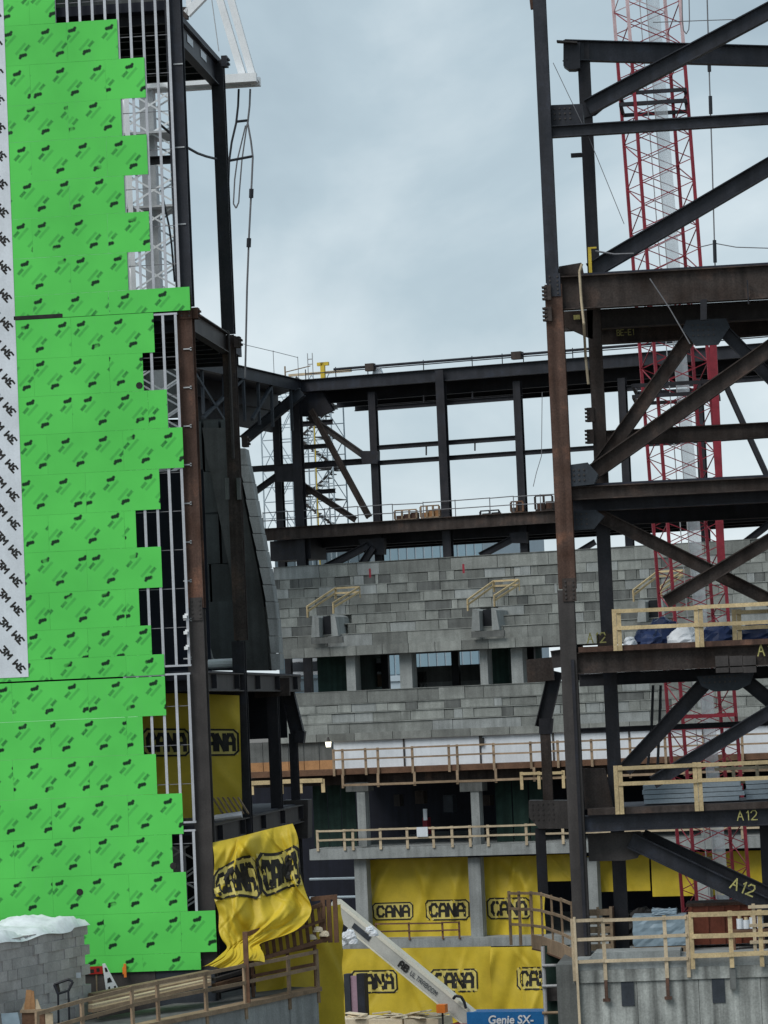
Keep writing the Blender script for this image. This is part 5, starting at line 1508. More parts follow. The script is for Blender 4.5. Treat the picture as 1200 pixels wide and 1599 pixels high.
lamp_m = bpy.data.materials.new('lamp_glow'); lamp_m.use_nodes = True
lb = lamp_m.node_tree.nodes['Principled BSDF']
lb.inputs['Emission Color'].default_value = (1, 0.93, 0.7, 1); lb.inputs['Emission Strength'].default_value = 1.6
part('bulb', MB().tube((p.x, HV - 1, p.z - 0.22), (p.x, HV - 1, p.z + 0.05), 0.13, 8, 0.17), lamp_m, wl_)
part('cage', MB().tube((p.x, HV - 1, p.z + 0.055), (p.x, HV - 1, p.z + 0.3), 0.12, 8, 0.04), M['steel_grey'], wl_)
p = F1.P(753, 1158, HV - 0.05)
solo('junction_box', MB().box(p.x - 0.1, p.x + 0.1, HV - 0.16, HV - 0.02, p.z - 0.2, p.z + 0.2).box(p.x - 0.02, p.x + 0.02, HV - 0.14, HV - 0.06, p.z + 0.2, p.z + 0.4), M['ink'], 'black box fixed to the white hoarding', 'junction box', F1)

# ------------------------------------------------------------------ yellow tarpaulins
def tarp(label, frame, corners, wrinkle, seed, prints=(), group=None, nx=44, nz=26, inner=0.0, mat='tarp', folds=7):
    """hung sheet between corners (tl, tr, br, bl); prints: (u0, t0, width) in metres of sheet"""
    tl, tr, br, bl = [Vector(c) for c in corners]
    rnd = random.Random(seed)
    W, H = (tr - tl).length, (tl - bl).length
    ph = [rnd.uniform(0, 6.28) for _ in range(8)]
    folds = int(folds * 1.8)
    cre = [(rnd.uniform(0, W), rnd.uniform(-0.9, 0.9), rnd.uniform(0.07, 0.35), rnd.choice((1, 1, -0.8)) * rnd.uniform(0.4, 1.0)) for _ in range(folds)]
    nrm = (tr - tl).cross(bl - tl).normalized()
    if nrm.y > 0: nrm = -nrm
    def S(x, y, lift=0.0):
        """x from left, y from the top, metres"""
        a, b = x / W, y / H
        p = tl.lerp(tr, a).lerp(bl.lerp(br, a), b)
        d = 0.35 * math.sin(x * 1.3 + ph[0]) * math.sin(y * 0.9 + ph[1]) + 0.25 * math.sin(x * 2.9 + y * 1.1 + ph[2]) + 0.2 * math.sin(x * 0.7 - y * 2.3 + ph[3])
        for cx, sl, wd, am in cre:
            q = (x - cx - sl * y) / wd
            d += am * math.exp(-q * q)
        edge = min(1.0, 6 * (b + 0.03))
        return p + nrm * (wrinkle * d * edge + lift)
    root = thing('tarpaulin', label, 'tarpaulin', bl, frame, group)
    mb = MB()
    vs = [S(W * i / nx, H * j / nz) for j in range(nz + 1) for i in range(nx + 1)]
    fs = [(j * (nx + 1) + i, j * (nx + 1) + i + 1, (j + 1) * (nx + 1) + i + 1, (j + 1) * (nx + 1) + i) for j in range(nz) for i in range(nx)]
    mb.add(vs, fs)
    part('sheet', mb, M[mat], root, smooth=True)
    for (x0, y0, w, h) in prints:
        cana(root, S, x0, y0, w, h, W)
    return root
def cana(root, S, x0, y0, w, h, W=None):
    """printed sign: pale ground, black rounded border, CANA lettering"""
    g = MB()
    n = 14
    vs = [S(x0 + w * i / n, y0 + h * j / 4, 0.012) for j in range(5) for i in range(n + 1)]
    g.add(vs, [(j * (n + 1) + i, j * (n + 1) + i + 1, (j + 1) * (n + 1) + i + 1, (j + 1) * (n + 1) + i) for j in range(4) for i in range(n)])
    o = part('print_ground', g, M['tarp_pale'], root)
    ink = MB()
    c = h * 0.16
    ring = [(c, 0), (w - c, 0), (w, c), (w, h - c), (w - c, h), (c, h), (0, h - c), (0, c), (c, 0)]
    pl = lambda x, y, k: S(x0 + x, y0 + y, 0.022 + 0.004 * k)
    for k, (a, b) in enumerate(zip(ring[:-1], ring[1:])):
        stroke(ink, a, b, pl, h * 0.075, k % 3, 8)
    cw = w * 0.158
    pt = lambda x, y, k: S(x0 + w * 0.105 + x, y0 + h * 0.80 - y, 0.022 + 0.004 * k)
    strokes(ink, 'CANA', pt, cw, h * 0.6, w * 0.056, h * 0.145, 4)
    part('printed_lettering', ink, M['ink'], o)
def fquad(x0, y0, x1, y1, v, pref=None):
    zt, zq = F1.P((x0 + x1) / 2, y0, v).z, F1.P((x0 + x1) / 2, y1, v).z
    a, b = F1.Q(x0, (zt + zq) / 2, v).x, F1.Q(x1, (zt + zq) / 2, v).x
    return [(a, v, zt), (b, v, zt), (b, v, zq), (a, v, zq)]
s1 = F1.m(TV + 1.3)
def sx(px): return px * s1
tarp('yellow printed tarpaulin hung between the two far concrete columns', F1, fquad(580, 1340, 734, 1464, TV + 1.5), 0.13, 1,
     prints=((sx(4), sx(64), sx(60), sx(24)), (sx(84), sx(62), sx(66), sx(28))))
tarp('yellow printed tarpaulin right of the far middle concrete column', F1, fquad(757, 1337, 850, 1464, TV + 1.5), 0.13, 2, prints=((sx(4), sx(60), sx(66), sx(29)),))
tarp('yellow tarpaulin showing just left of the main right column', F1, fquad(853, 1334, 893, 1376, TV + 1.4), 0.04, 3)
tarp('yellow tarpaulin seen between the two right columns low down', F1, fquad(915, 1336, 1015, 1392, TV + 1.4), 0.05, 4)
tarp('yellow tarpaulin behind the red crane mast low on the right', F1, fquad(1018, 1330, 1210, 1398, TV + 1.3), 0.05, 5)
tarp('long yellow printed tarpaulin along the bottom of the arena pit', F1, fquad(528, 1480, 770, 1600, TV - 0.6), 0.12, 6,
     prints=((sx(22), sx(32), sx(70), sx(31)), (sx(144), sx(32), sx(70), sx(31))), nx=70)
tarp('creased yellow printed tarpaulin joining the long one at its right', F1, fquad(768, 1478, 884, 1596, TV - 0.75), 0.15, 7, prints=((sx(38), sx(30), sx(66), sx(30)),))
# bay below the lower slab, left part
# ------------------------------------------------------------------ foundation strip and ramp at the bottom left
zw = F0.P(310, 1514, 0).z
fs_ = thing('foundation_strip', 'dark foundation strip directly under the green wall', 'foundation', (F0.P(200, 1520, 0).x, 0.1, 0))
u = UL
while u < F0.P(330, 1500, 0).x:
    part('footing_panel', MB().box(u, min(u + 2.38, F0.P(334, 1500, 0).x), 0.06 + random.uniform(0, 0.03), 0.5, 0, zw - 0.01), M['plate_blue'] if int(u) % 2 else M['steel_grey'], fs_)
    u += 2.4
ramp_px = [(60, 1646, -12.0), (130, 1625, -10.0), (208, 1603, -7.2), (248, 1594, -5.8), (323, 1579, -3.4), (384, 1566, -1.4), (452, 1551, 0.6), (497, 1541, 2.0)]
RP = [F0.P(*q) for q in ramp_px]
rw = thing('ramp_wall', 'pale grey concrete ramp wall sloping across the bottom left corner', 'ramp', (RP[0].x, RP[0].y, 0))
for a, b in zip(RP[:-1], RP[1:]):
    part('wall_panel', MB().prism([(a.x, a.y, -0.5), (b.x - 0.01, b.y, -0.5), (b.x - 0.01, b.y, b.z - 0.14), (a.x, a.y, a.z - 0.14)], (-0.15, 0.3, 0)), M['concrete'], rw)
    part('coping', MB().bar(a + Vector((-0.1, 0.15, -0.07)), b + Vector((-0.1, 0.15, -0.07)), 0.5, 0.138), M['wood_old'], rw)
    part('ramp_slab', MB().prism([a + Vector((-0.2, 0.35, -0.2)), b + Vector((-0.2, 0.35, -0.2)), b + Vector((-2.2, 2.2, -0.2)), a + Vector((-2.2, 2.2, -0.2))], (0, 0, 0.15)), M['concrete_grey'], rw)
gl = guardrail('weathered timber guardrail on the sloping ramp wall at the bottom left', RP, 1.18, (1.12, 0.62), M['wood_old'], post=(0.13, 0.07), rail=(0.11, 0.05), below=0.5)
p = F0.P(384, 1455, -1.35)
part('post', MB().bar((p.x - 0.02, -1.35, RP[5].z), (p.x - 0.02, -1.35, p.z), 0.15, 0.12), M['wood_brown'], gl)
# long boards lying behind the ramp rail
lb_ = thing('lumber_stack', 'long greenish boards stacked along the ramp under the green wall', 'lumber', F0.P(150, 1575, -4.5))
for k in range(5):
    a, b = F0.P(142, 1578 - k * 6.0, -5.0 + 0.45 * k), F0.P(326, 1536 - k * 4.6, -1.8 + 0.35 * k)
    part('plank', MB().bar(a, b, 0.28, 0.11), M['wood_pale'] if k % 2 else M['wood_old'], lb_)
for k in range(3):
    a, b = F0.P(334, 1548 - k * 9, -1.0 + 0.3 * k), F0.P(382, 1536 - k * 10, -0.2 + 0.3 * k)
    part('plank', MB().bar(a, b, 0.22, 0.1), M['wood_brown'] if k % 2 else M['steel_grey'], lb_)

# ------------------------------------------------------------------ stack of grey blocks under a white cover
bs = thing('block_stack', 'tall stack of grey blocks under a crumpled white plastic cover at bottom left', 'block stack', F0.P(70, 1599, -6))
A_, B_ = F0.P(-40, 1478, -10.5), F0.P(138, 1441, -2.6)
dirv = Vector((B_.x - A_.x, B_.y - A_.y, 0))
Lb = dirv.length
dirv.normalize()
perp = Vector((-dirv.y, dirv.x, 0))
if perp.y < 0: perp = -perp
ztop_b = B_.z - 0.05
ncol, nrow = int(Lb / 0.62), 14
bwid = Lb / ncol
bh = 0.3
rotz = math.atan2(dirv.y, dirv.x)
bme = MB().box(0.003, bwid - 0.003, 0, 0.5, 0.002, bh - 0.003).mesh('block', M['cmu'])
for r in range(nrow):
    for c in range(ncol):
        off = (bwid * 0.5 if r % 2 else 0)
        pos = A_ + dirv * (c * bwid - off) + perp * random.uniform(-0.03, 0.04)
        o = part('block', bme, None, bs, loc=(pos.x, pos.y, ztop_b - (r + 1) * bh))
        o.matrix_basis = F0.M @ Matrix.Translation((pos.x, pos.y, ztop_b - (r + 1) * bh)) @ Matrix.Rotation(rotz, 4, 'Z')
e0 = B_ + perp * 0.51
part('core', MB().prism([A_ + perp * 0.52 - Vector((0, 0, 0.1)), B_ + perp * 0.52 - dirv * 0.05 - Vector((0, 0, 0.1)), B_ + perp * 2.2 - dirv * 0.05 - Vector((0, 0, 0.1)), A_ + perp * 2.2 - Vector((0, 0, 0.1))], (0, 0, -4.3)), M['cmu'], bs)
def cover():
    rnd = random.Random(5)
    nx, ny = 40, 12
    mb = MB(); vs = []
    for j in range(ny + 1):
        for i in range(nx + 1):
            s_, t_ = i / nx, j / ny
            p = A_ + dirv * (Lb * s_ * 1.005) + perp * (-0.06 + 2.3 * t_)
            bump_ = 0.10 * math.sin(9 * s_ + 2 * t_) * math.sin(5 * t_ + 1) + 0.07 * math.sin(23 * s_ + 7 * t_) + rnd.uniform(-0.04, 0.04)
            bump_ += 0.24 * math.exp(-((s_ - 0.72) / 0.06) ** 2 - ((t_ - 0.6) / 0.3) ** 2) + 0.1 * t_
            if j == 0:
                z = B_.z - 0.07 - 0.09 * (0.5 + 0.5 * math.sin(17 * s_ + 1)) - 0.05 * (1 - s_)
                if s_ > 0.84: z = B_.z - 0.06
            else:
                z = B_.z + 0.1 + bump_ * (1 if 0 < i < nx else 0.3)
            vs.append((p.x, p.y - (0.05 if j == 0 else 0), z))
    return mb.add(vs, [(j * (nx + 1) + i, j * (nx + 1) + i + 1, (j + 1) * (nx + 1) + i + 1, (j + 1) * (nx + 1) + i) for j in range(ny) for i in range(nx)])
part('plastic_cover', cover(), M['snow'], bs, smooth=True)

# small things in front of it
p = F0.P(52, 1580, -9.0)
pb_ = thing('plywood_box', 'brown plywood box with offcuts sticking out at the bottom left', 'box', (p.x, -9, p.z - 1.2))
s = F0.m(-9)
part('body', MB().box(p.x - 18 * s, p.x + 18 * s, -9, -8.2, p.z - 1.2, p.z), M['wood_brown'], pb_)
part('rim', MB().box(p.x - 20 * s, p.x + 30 * s, -9.06, -9.005, p.z - 0.02, p.z + 0.07), M['wood_old'], pb_)
for a, b, mt_ in (((-16, -2), (-8, 16), 'wood_pale'), ((-10, -2), (-6, 34), 'plywood'), ((0, -2), (-3, 32), 'plywood'), ((10, -2), (3, 18), 'wood_pale')):
    part('offcut', MB().bar(F0.P(52 + a[0], 1580 - a[1], -8.7), F0.P(52 + b[0], 1580 - b[1], -8.5), 0.06, 0.16, up=(1, 0, 0)), M[mt_], pb_)
part('side_board', MB().box(p.x + 19 * s, p.x + 31 * s, -9.0, -8.95, p.z - 1.0, p.z - 0.05), M['wood_pale'], pb_)
p = F0.P(16, 1583, -11)
solo('metal_sheet', MB().prism([F0.P(2, 1583, -11), F0.P(28, 1581, -11), F0.P(36, 1620, -11), F0.P(6, 1620, -11)], (0, 0.06, 0)), M['blue_wrap'], 'pale grey metal sheet leaning in the bottom left corner', 'sheet')
fr = thing('folding_chair', 'black folding chair frame standing in front of the grey block stack', 'chair', F0.P(100, 1560, -8))
pts = {'a': F0.P(85, 1537, -8), 'b': F0.P(108, 1529, -8), 'c': F0.P(114, 1533, -8), 'd': F0.P(107, 1547, -8), 'e': F0.P(91, 1552, -8)}
part('back_panel', MB().prism([pts['a'], F0.P(92, 1537, -8), F0.P(94, 1548, -8), pts['e']], (0, 0.05, 0)), M['ink'], fr)
part('frame_tube', MB().rope([pts['a'], pts['b'], pts['c'], pts['d'], pts['e'], pts['a']], 0.04), M['cable'], fr)
part('leg', MB().tube(pts['e'], F0.P(92, 1600, -8), 0.035), M['cable'], fr)
part('leg', MB().tube(pts['d'], F0.P(109, 1600, -8), 0.035), M['cable'], fr)
p = F0.P(125, 1522, -3.6)
solo('paper_notice', MB().box(p.x - 0.07, p.x + 0.07, -3.8, -3.78, p.z - 0.08, p.z + 0.08), M['white_sheet'], 'small white paper stuck on the grey block stack', 'notice')
p = F0.P(150, 1515, -0.6)
rs = thing('warning_sign', 'small red sign lying at the foot of the green wall', 'sign', (p.x, -0.6, p.z))
part('face', MB().box(p.x - 0.22, p.x + 0.22, -0.6, -0.57, p.z - 0.12, p.z + 0.12), M['red_sign'], rs)
part('mark', MB().box(p.x - 0.2, p.x - 0.06, -0.606, -0.602, p.z - 0.08, p.z + 0.03), M['ink'], rs)
part('mark', MB().box(p.x + 0.02, p.x + 0.12, -0.606, -0.602, p.z - 0.05, p.z + 0.06), M['ink'], rs)
part('stake', MB().box(p.x - 0.02, p.x + 0.02, -0.568, -0.53, 0.0, p.z - 0.1), M['wood_old'], rs)
af = thing('sign_board', 'white tapering board sign with black marks leaning at the foot of the green wall', 'sign', F0.P(176, 1548, -0.8))
V_ = -0.8
part('board', MB().prism([F0.P(160, 1505, V_), F0.P(164, 1504, V_), F0.P(186, 1545, V_), F0.P(166, 1548, V_)], (0, 0.04, 0)), M['white_paint'], af)
part('mark', MB().prism([F0.P(163.5, 1511, V_ - 0.01), F0.P(166.5, 1511, V_ - 0.01), F0.P(169, 1517, V_ - 0.01), F0.P(165, 1518, V_ - 0.01)], (0, 0.006, 0))
     .prism([F0.P(168, 1528, V_ - 0.01), F0.P(172, 1526, V_ - 0.01), F0.P(175.5, 1533, V_ - 0.01), F0.P(168, 1535, V_ - 0.01)], (0, 0.006, 0))
     .prism([F0.P(169, 1542, V_ - 0.01), F0.P(172, 1540, V_ - 0.01), F0.P(173, 1546, V_ - 0.01), F0.P(170, 1547, V_ - 0.01)], (0, 0.006, 0))
     .prism([F0.P(178, 1540, V_ - 0.01), F0.P(181, 1539, V_ - 0.01), F0.P(182, 1545, V_ - 0.01), F0.P(179, 1545, V_ - 0.01)], (0, 0.006, 0)), M['ink'], af)
p = F0.P(196, 1511, -0.1)
solo('spray_mark_stake', MB().box(p.x - 0.05, p.x + 0.03, -0.12, -0.06, p.z - 0.3, p.z + 0.12).box(p.x - 0.09, p.x - 0.03, -0.11, -0.07, p.z - 0.2, p.z + 0.02), M['hi_orange'], 'tiny orange stake at the bottom edge of the green wall', 'stake')

# ------------------------------------------------------------------ crumpled yellow tarpaulin beside the wall
ct = thing('tarpaulin', 'crumpled yellow printed tarpaulin gathered beside the foot of the green wall', 'tarpaulin', F0.P(360, 1505, 0.2))
CROWS = [(331, 1316, 458, 1286, 0.5, 2.2), (333, 1345, 464, 1315, 0.45, 2.2), (335, 1380, 470, 1355, 0.4, 2.1), (337, 1410, 478, 1395, 0.35, 2.0), (340, 1435, 484, 1420, 0.3, 1.8),
         (344, 1455, 474, 1440, 0.25, 1.5), (347, 1468, 450, 1456, 0.2, 1.0), (354, 1478, 408, 1473, 0.1, 0.3), (347, 1487, 408, 1482, -0.1, 0.0), (332, 1500, 412, 1491, -0.5, -0.3), (310, 1514, 412, 1502, -0.9, -0.5)]
def crow(s_):
    s_ = max(0.0, min(len(CROWS) - 1.001, s_))
    i = int(s_); f = s_ - i
    g = lambda k: CROWS[max(0, min(len(CROWS) - 1, k))]
    out = []
    for c0, c1, c2, c3 in zip(g(i - 1), g(i), g(i + 1), g(i + 2)):
        out.append(0.5 * (2 * c1 + (c2 - c0) * f + (2 * c0 - 5 * c1 + 4 * c2 - c3) * f * f + (3 * c1 - c0 - 3 * c2 + c3) * f ** 3))
    return out
_cr = random.Random(21)
CRE = [(_cr.uniform(0, 1), _cr.uniform(0, 6), _cr.uniform(-0.9, 0.9), _cr.uniform(0.015, 0.06), _cr.choice((1, 1, -1)) * _cr.uniform(0.04, 0.12)) for _ in range(30)]
def ridge(x): return abs(math.sin(math.pi * x)) ** 0.75
def csurf(t, s_, lift=0.0):
    xl, yl, xr, yr, vl, vr = crow(s_)
    gat = max(0.25, min(1.0, (xr - xl) / 120.0))
    wob = 0.22 * math.sin(s_ * 1.1 + 1) + 0.1 * math.sin(s_ * 2.7)
    low_ = max(0.0, min(1.0, (s_ - 4.0) / 2.5))          # pleats only where the sheet is gathered
    d = 0.26 * ridge(t * 2.1 + 0.25 + 0.5 * wob) + 0.07 * ridge(t * 4.3 + wob + 0.15 * s_) + low_ * (0.12 * ridge(t * 6.3 + wob) + 0.05 * ridge(t * 13 + 2 * wob))
    for t0, s0, sl, wd, am in CRE:
        q = (t - t0 - sl * 0.25 * (s_ - s0)) / wd
        d += am * math.exp(-q * q) * math.exp(-((s_ - s0) / 2.2) ** 2)
    d += 0.55 * math.exp(-((t - 0.42) / 0.16) ** 2 - ((s_ - 0.9) / 0.7) ** 2)      # bulge under the beam
    d += 0.35 * math.exp(-((t - 0.30 - 0.1 * (s_ - 3.5)) / 0.22) ** 2 - ((s_ - 3.9) / 1.0) ** 2)
    top = min(1.0, s_ / 0.5)
    px_ = xl + (xr - xl) * (t + 0.018 * math.sin(s_ * 2.1 + t * 6))
    py_ = yl + (yr - yl) * t + 5 * math.sin(t * 9 + s_) * top * gat
    return F0.P(px_, py_, vl + (vr - vl) * t - d * (0.35 + 0.65 * gat) * (0.3 + 0.7 * top) - lift)
nx_, ns_ = 120, 110
mbx = MB().add([csurf(i / nx_, 10.0 * j / ns_) for j in range(ns_ + 1) for i in range(nx_ + 1)],
               [(j * (nx_ + 1) + i, j * (nx_ + 1) + i + 1, (j + 1) * (nx_ + 1) + i + 1, (j + 1) * (nx_ + 1) + i) for j in range(ns_) for i in range(nx_)])
part('sheet', mbx, M['tarp'], ct, smooth=True)
cana(ct, lambda x, y, l=0.0: csurf(x / 2.7, y / 0.62, l + 0.02), 0.02, 0.80, 1.32, 0.98)
cana(ct, lambda x, y, l=0.0: csurf(x / 2.7, y / 0.62, l + 0.02), 1.40, 0.72, 1.28, 0.98)
tarp('yellow-brown printed tarpaulin in the shade between the lower left floors', F0,
     [F0.P(214, 1080, 7.0), F0.P(374, 1086, 7.6), F0.P(379, 1272, 7.6), F0.P(222, 1282, 7.0)], 0.05, 13, prints=((0.15, 1.25, 1.55, 0.9), (1.85, 1.25, 1.5, 0.9)))
for k in range(6):                                # slanting offcuts leaning at its foot
    x = 333 + k * 8
    solo('leaning_offcut', MB().bar(F0.P(x, 1246, 6.6), F0.P(x + 15, 1270, 6.0), 0.05, 0.1, up=(0, 1, 0)), M['wood_old'],
         'thin offcut leaning at the foot of the shaded tarpaulin, number ' + ('one', 'two', 'three', 'four', 'five', 'six')[k] + ' from the left', 'offcut', group='leaning offcuts')
p0, p1 = F0.P(336, 1278, 2.0), F0.P(378, 1272, 2.0)
solo('silver_pipe', MB().tube(p0, p1, 0.11, 10), M['galv'], 'silver pipe lying on the lower left floor edge beside the column', 'pipe')
p0, p1 = F0.P(326, 1037, 9.0), F0.P(372, 1037, 9.0)
solo('white_pipe', MB().tube(p0, (p1.x, p1.y, p0.z), 0.16, 10), M['white_paint'], 'short white pipe lying on the floor above the shaded tarpaulin', 'pipe')
for k, (x, y) in enumerate(((290, 963), (291, 988), (292, 1012))):
    p = F0.P(x, y, 0.0)
    solo('stud_clamp', MB().box(p.x - 0.07, p.x + 0.05, -0.06, 0.02, p.z - 0.05, p.z + 0.05).box(p.x - 0.02, p.x + 0.09, -0.04, 0.0, p.z + 0.03, p.z + 0.1), M['white_paint'],
         'white clamp on the outer stud beside the column, ' + ('top', 'middle', 'bottom')[k] + ' of three', 'clamp', group='stud clamps')

# ------------------------------------------------------------------ brown timber stair balustrade
sb_ = thing('stair_balustrade', 'brown timber stair balustrade with upright balusters in front of the crumpled tarpaulin', 'balustrade', F0.P(400, 1500, 0.3))
a0, a1 = F0.P(386, 1459, 0.2), F0.P(502, 1412, 2.2)
b0_, b1_ = F0.P(412, 1496, 0.2), F0.P(512, 1466, 2.2)
part('handrail', MB().bar(a0, a1, 0.08, 0.12), M['wood_brown'], sb_)
part('mid_rail', MB().bar(a0.lerp(b0_, 0.45), a1.lerp(b1_, 0.45), 0.06, 0.09), M['wood_brown'], sb_)
part('bottom_rail', MB().bar(b0_, b1_, 0.08, 0.12), M['wood_brown'], sb_)
for k in range(11):
    t = (k + 0.5) / 11
    p = a0.lerp(a1, t)
    q = b0_.lerp(b1_, t)
    part('baluster', MB().bar((p.x, p.y + 0.07, p.z), (p.x + 0.08, q.y + 0.07, q.z - 0.05), 0.05, 0.11, up=(1, 0, 0)), M['wood_brown'], sb_)
for x in (504, 513, 523):
    p, q = F0.P(x, 1404, 2.2), F0.P(x + 1, 1472, 2.2)
    part('end_post', MB().box(p.x - 0.07, p.x + 0.07, 2.2, 2.3, q.z, p.z), M['wood_brown'], sb_)
p, q = F0.P(486, 1404, 2.3), F0.P(527, 1400, 2.3)
part('end_rail', MB().bar(p, q, 0.08, 0.14), M['wood_brown'], sb_)
# second rail frame below it
guardrail('brown timber rail frame below the stair balustrade', [F0.P(396, 1560, 0.6), F0.P(452, 1549, 1.3), F0.P(494, 1540, 2.0)], 1.3, (1.26, 0.72), M['wood_brown'], post=(0.1, 0.06), rail=(0.1, 0.05), below=0.0)
tarp('narrow yellow tarpaulin hanging under the stair balustrade', F0, [F0.P(392, 1436, 2.2), F0.P(532, 1412, 4.2), F0.P(540, 1600, 4.4), F0.P(400, 1600, 2.2)], 0.16, 15)
for k, (x, y) in enumerate(((488, 1467), (507, 1462), (497, 1455))):
    lump('plastic_scrap', 'pale crumpled scrap caught on the stair balustrade, ' + ('left', 'right', 'upper')[k] + ' one', 'scrap', F0, F0.P(x, y, 2.0), 0.16, 0.1, 0.16, M['sheet_cream'], 30 + k, 'scraps on the balustrade')

# ------------------------------------------------------------------ boom lift in the pit
LVV = -27.0
bl = thing('boom_lift', 'boom lift with a long cream boom and a blue lettered body down in the pit', 'boom lift', F1.P(770, 1600, LVV), F1)
pv, tip = F1.P(737, 1594, LVV), F1.P(521, 1416, LVV + 1.5)
dr = (tip - pv).normalized()
upb = Vector((0, 1, 0)).cross(dr).normalized()
if upb.z < 0: upb = -upb
S_ = F1.m(LVV)
part('boom', MB().bar(pv, pv.lerp(tip, 0.999), 0.46, 0.54, up=upb), M['boom_grey'], bl)
# pale top plate, seen edge on, and step of the inner section
part('boom_top', MB().bar(pv + upb * 0.36, tip + upb * 0.36, 0.54, 0.17, up=upb), M['cream_boom'], bl)
part('boom_flange', MB().bar(pv - upb * 0.32, pv.lerp(tip, 0.85) - upb * 0.32, 0.52, 0.08, up=upb), M['cream_boom'], bl)
part('inner_boom', MB().bar(tip, tip + dr * 0.12, 0.36, 0.46, up=upb), M['boom_grey'], bl)
def onboom(t, w, off, x, y, k):
    p = pv.lerp(tip, t) - dr * x + upb * (off + y)
    return (p.x, p.y - 0.26 - 0.002 * k - 0.02, p.z)
ink = MB()
strokes(ink, 'AB', lambda x, y, k: onboom(0.50, 0, -0.12, x, y, k), 0.2, 0.28, 0.1, 0.09, 1)
part('lettering', ink, M['ink'], bl)
ink = MB()
strokes(ink, 'ULTRABOOM', lambda x, y, k: onboom(0.42, 0, -0.10, x, y, k), 0.13, 0.2, 0.06, 0.032, 1)
part('lettering', ink, M['plate_blue'], bl)
pl_ = MB()
for (xa, ya) in ((0, 0),):
    pl_.add([onboom(0.84, 0, -0.13, 0, 0, 0), onboom(0.84, 0, -0.13, 1.1, 0, 0), onboom(0.84, 0, -0.13, 1.1, 0.26, 0), onboom(0.84, 0, -0.13, 0, 0.26, 0)], [(0, 1, 2, 3)])
part('decal', pl_, M['plate_blue'], bl)
zf = -5.0
c = F1.P(790, 1584, LVV)
part('body', MB().box(c.x - 54 * S_, c.x + 62 * S_, LVV - 0.5, LVV + 0.9, c.z - 0.52, c.z + 0.16), M['blue_genie'], bl)
part('body_stripe', MB().box(c.x - 54 * S_, c.x + 62 * S_, LVV - 0.52, LVV + 0.9, c.z - 0.95, c.z - 0.525), M['ink'], bl)
part('turntable', MB().tube((c.x - 1.0, LVV, zf + 1.2), (c.x - 1.0, LVV, c.z - 0.955), 1.1, 16), M['steel_grey'], bl)
part('chassis', MB().box(c.x - 3.2, c.x + 2.0, LVV - 1.2, LVV + 1.6, zf + 0.7, zf + 1.3), M['steel_grey'], bl)
for dx in (-2.6, 1.4):
    for dv_ in (-1.4, 1.5):
        w = part('wheel', MB().tube((c.x + dx, LVV + dv_ - 0.25, zf + 0.65), (c.x + dx, LVV + dv_ + 0.25, zf + 0.65), 0.65, 18), M['ink'], bl)
        part('rim', MB().tube((c.x + dx, LVV + dv_ - 0.27, zf + 0.65), (c.x + dx, LVV + dv_ + 0.27, zf + 0.65), 0.33, 12), M['cream_boom'], w)
part('pivot_housing', MB().box(pv.x - 0.9, pv.x + 0.5, LVV - 0.35, LVV + 0.6, pv.z - 1.3, pv.z - 0.1), M['red_paint'], bl)
p = F1.P(691, 1575, LVV - 0.6)
part('beacon', MB().box(p.x - 0.22, p.x + 0.2, p.y - 0.2, p.y + 0.2, p.z - 0.18, p.z + 0.2), M['hi_orange'], bl)
part('beacon_pole', MB().tube((p.x, p.y, p.z - 1.6), (p.x, p.y, p.z - 0.18), 0.05), M['ink'], bl)
hs = [F1.P(x, y, LVV - 0.4) for x, y in ((708, 1560), (712, 1555), (720, 1556), (725, 1564), (728, 1575))]
part('hose', MB().rope(hs, 0.07), M['cable'], bl)
# white lettering on the blue body
cu = bpy.data.curves.new('lettering', 'FONT'); cu.body = 'Genie SX-'; cu.size = 0.52; cu.shear = 0.12; cu.extrude = 0.004; cu.offset = 0.012
to = bpy.data.objects.new('lettering', cu); COL.objects.link(to)
bpy.context.view_layer.update()
dg = bpy.context.evaluated_depsgraph_get()
tm = bpy.data.meshes.new_from_object(to.evaluated_get(dg))
bpy.data.objects.remove(to)
tm.materials.clear(); tm.materials.append(M['white_paint'])
lt = part('lettering', tm, None, bl, loc=(0, 0, 0))
lx = F1.P(771, 1590, LVV)
lt.matrix_basis = F1.M @ Matrix.Translation((lx.x - 0.1, LVV - 0.53, c.z - 0.36)) @ Matrix.Rotation(RAD(90), 4, 'X')
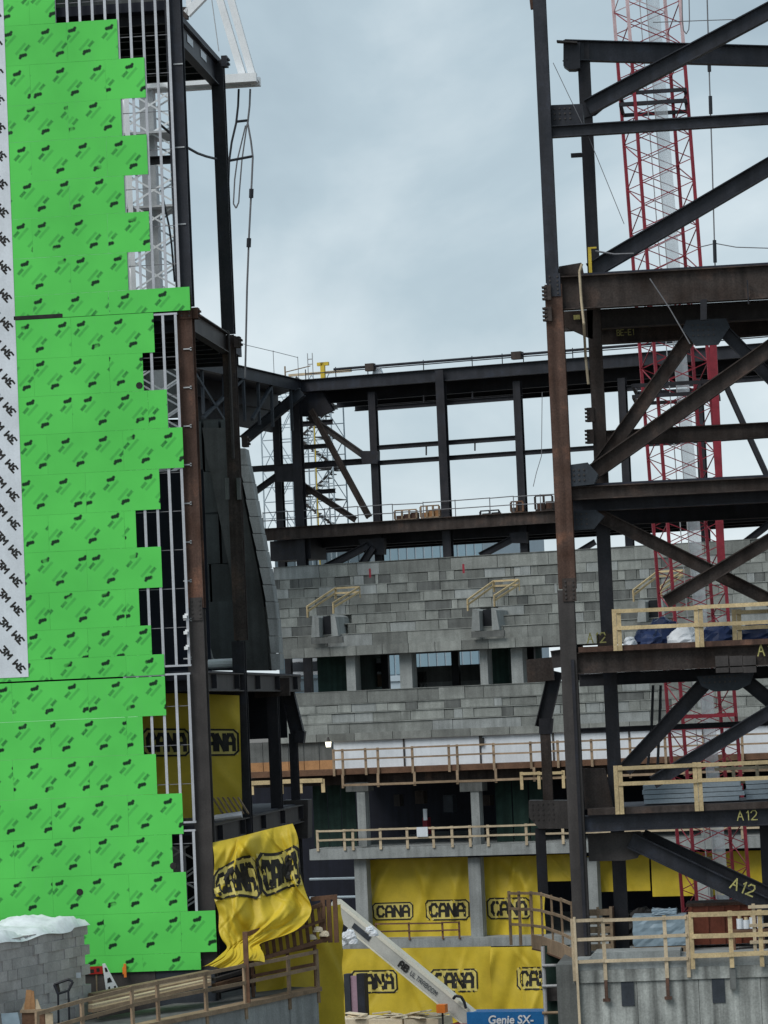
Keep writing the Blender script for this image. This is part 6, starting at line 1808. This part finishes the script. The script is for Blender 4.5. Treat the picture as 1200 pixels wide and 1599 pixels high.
# white lumps for the flood lamps hanging near the boom tip
for k, (x, y) in enumerate(((547, 1462), (536, 1473), (552, 1470), (540, 1461), (578, 1452), (584, 1458))):
    p = F1.P(x, y, LVV - 0.8)
    lump('flood_lamp_lump', 'white lump for a flood lamp by the tip of the boom, ' + ('largest', 'lowest', 'right-hand', 'left-hand', 'upper far', 'lower far')[k] + ' one', 'scrap', F1, (p.x, p.y, p.z - 0.1), 0.22 if k else 0.3, 0.2, 0.26 if k else 0.4, M['snow'], 50 + k, 'flood lamp lumps by the boom tip')

# cream boards stacked at the bottom middle, dark form posts
p = F1.P(612, 1592, LVV + 2)
cs_ = thing('board_stack', 'stack of cream sheathing boards at the bottom middle beside the boom', 'board stack', (p.x, LVV + 2, zf), F1)
for k in range(9):
    for j in range(3):
        xx = p.x - 2.6 + j * 1.75 + random.uniform(-0.1, 0.1)
        part('board', MB().box(xx, xx + 1.68, LVV + 1.2 + random.uniform(-0.1, 0.1), LVV + 3.2, zf + 0.1 + (p.z - zf) * k / 9, zf + 0.1 + (p.z - zf) * (k + 0.9) / 9 + random.uniform(0, 0.04)), M['sheet_cream'], cs_)
for k in range(16):
    a = Vector((p.x + random.uniform(-2.7, 2.4), LVV + random.uniform(1.2, 2.6), p.z + 0.12 + random.uniform(0, 0.2)))
    d_ = Vector((random.uniform(0.5, 1.1), random.uniform(-0.5, 0.5), random.uniform(-0.12, 0.16)))
    part('offcut', MB().bar(a, a + d_, random.uniform(0.3, 0.6), 0.05, up=(random.uniform(-0.2, 0.2), 0, 1)), M['sheet_cream'], cs_)
p = F1.P(553, 1550, LVV + 6)
fm_ = thing('column_form', 'dark column form with a dusty pink board between two posts', 'column form', (p.x, LVV + 6, zf), F1)
sA = F1.m(LVV + 6)
zt = F1.P(553, 1521, LVV + 6).z
part('post', MB().box(p.x - 15 * sA, p.x - 6 * sA, LVV + 6, LVV + 6.5, zf, zt), M['plate_blue'], fm_)
part('post', MB().box(p.x + 5 * sA, p.x + 17 * sA, LVV + 6, LVV + 6.5, zf, zt), M['steel_dark'], fm_)
part('pink_board', MB().box(p.x - 5.8 * sA, p.x + 4.8 * sA, LVV + 6.1, LVV + 6.3, zf, zt - 0.1), M['pink_foam'], fm_)
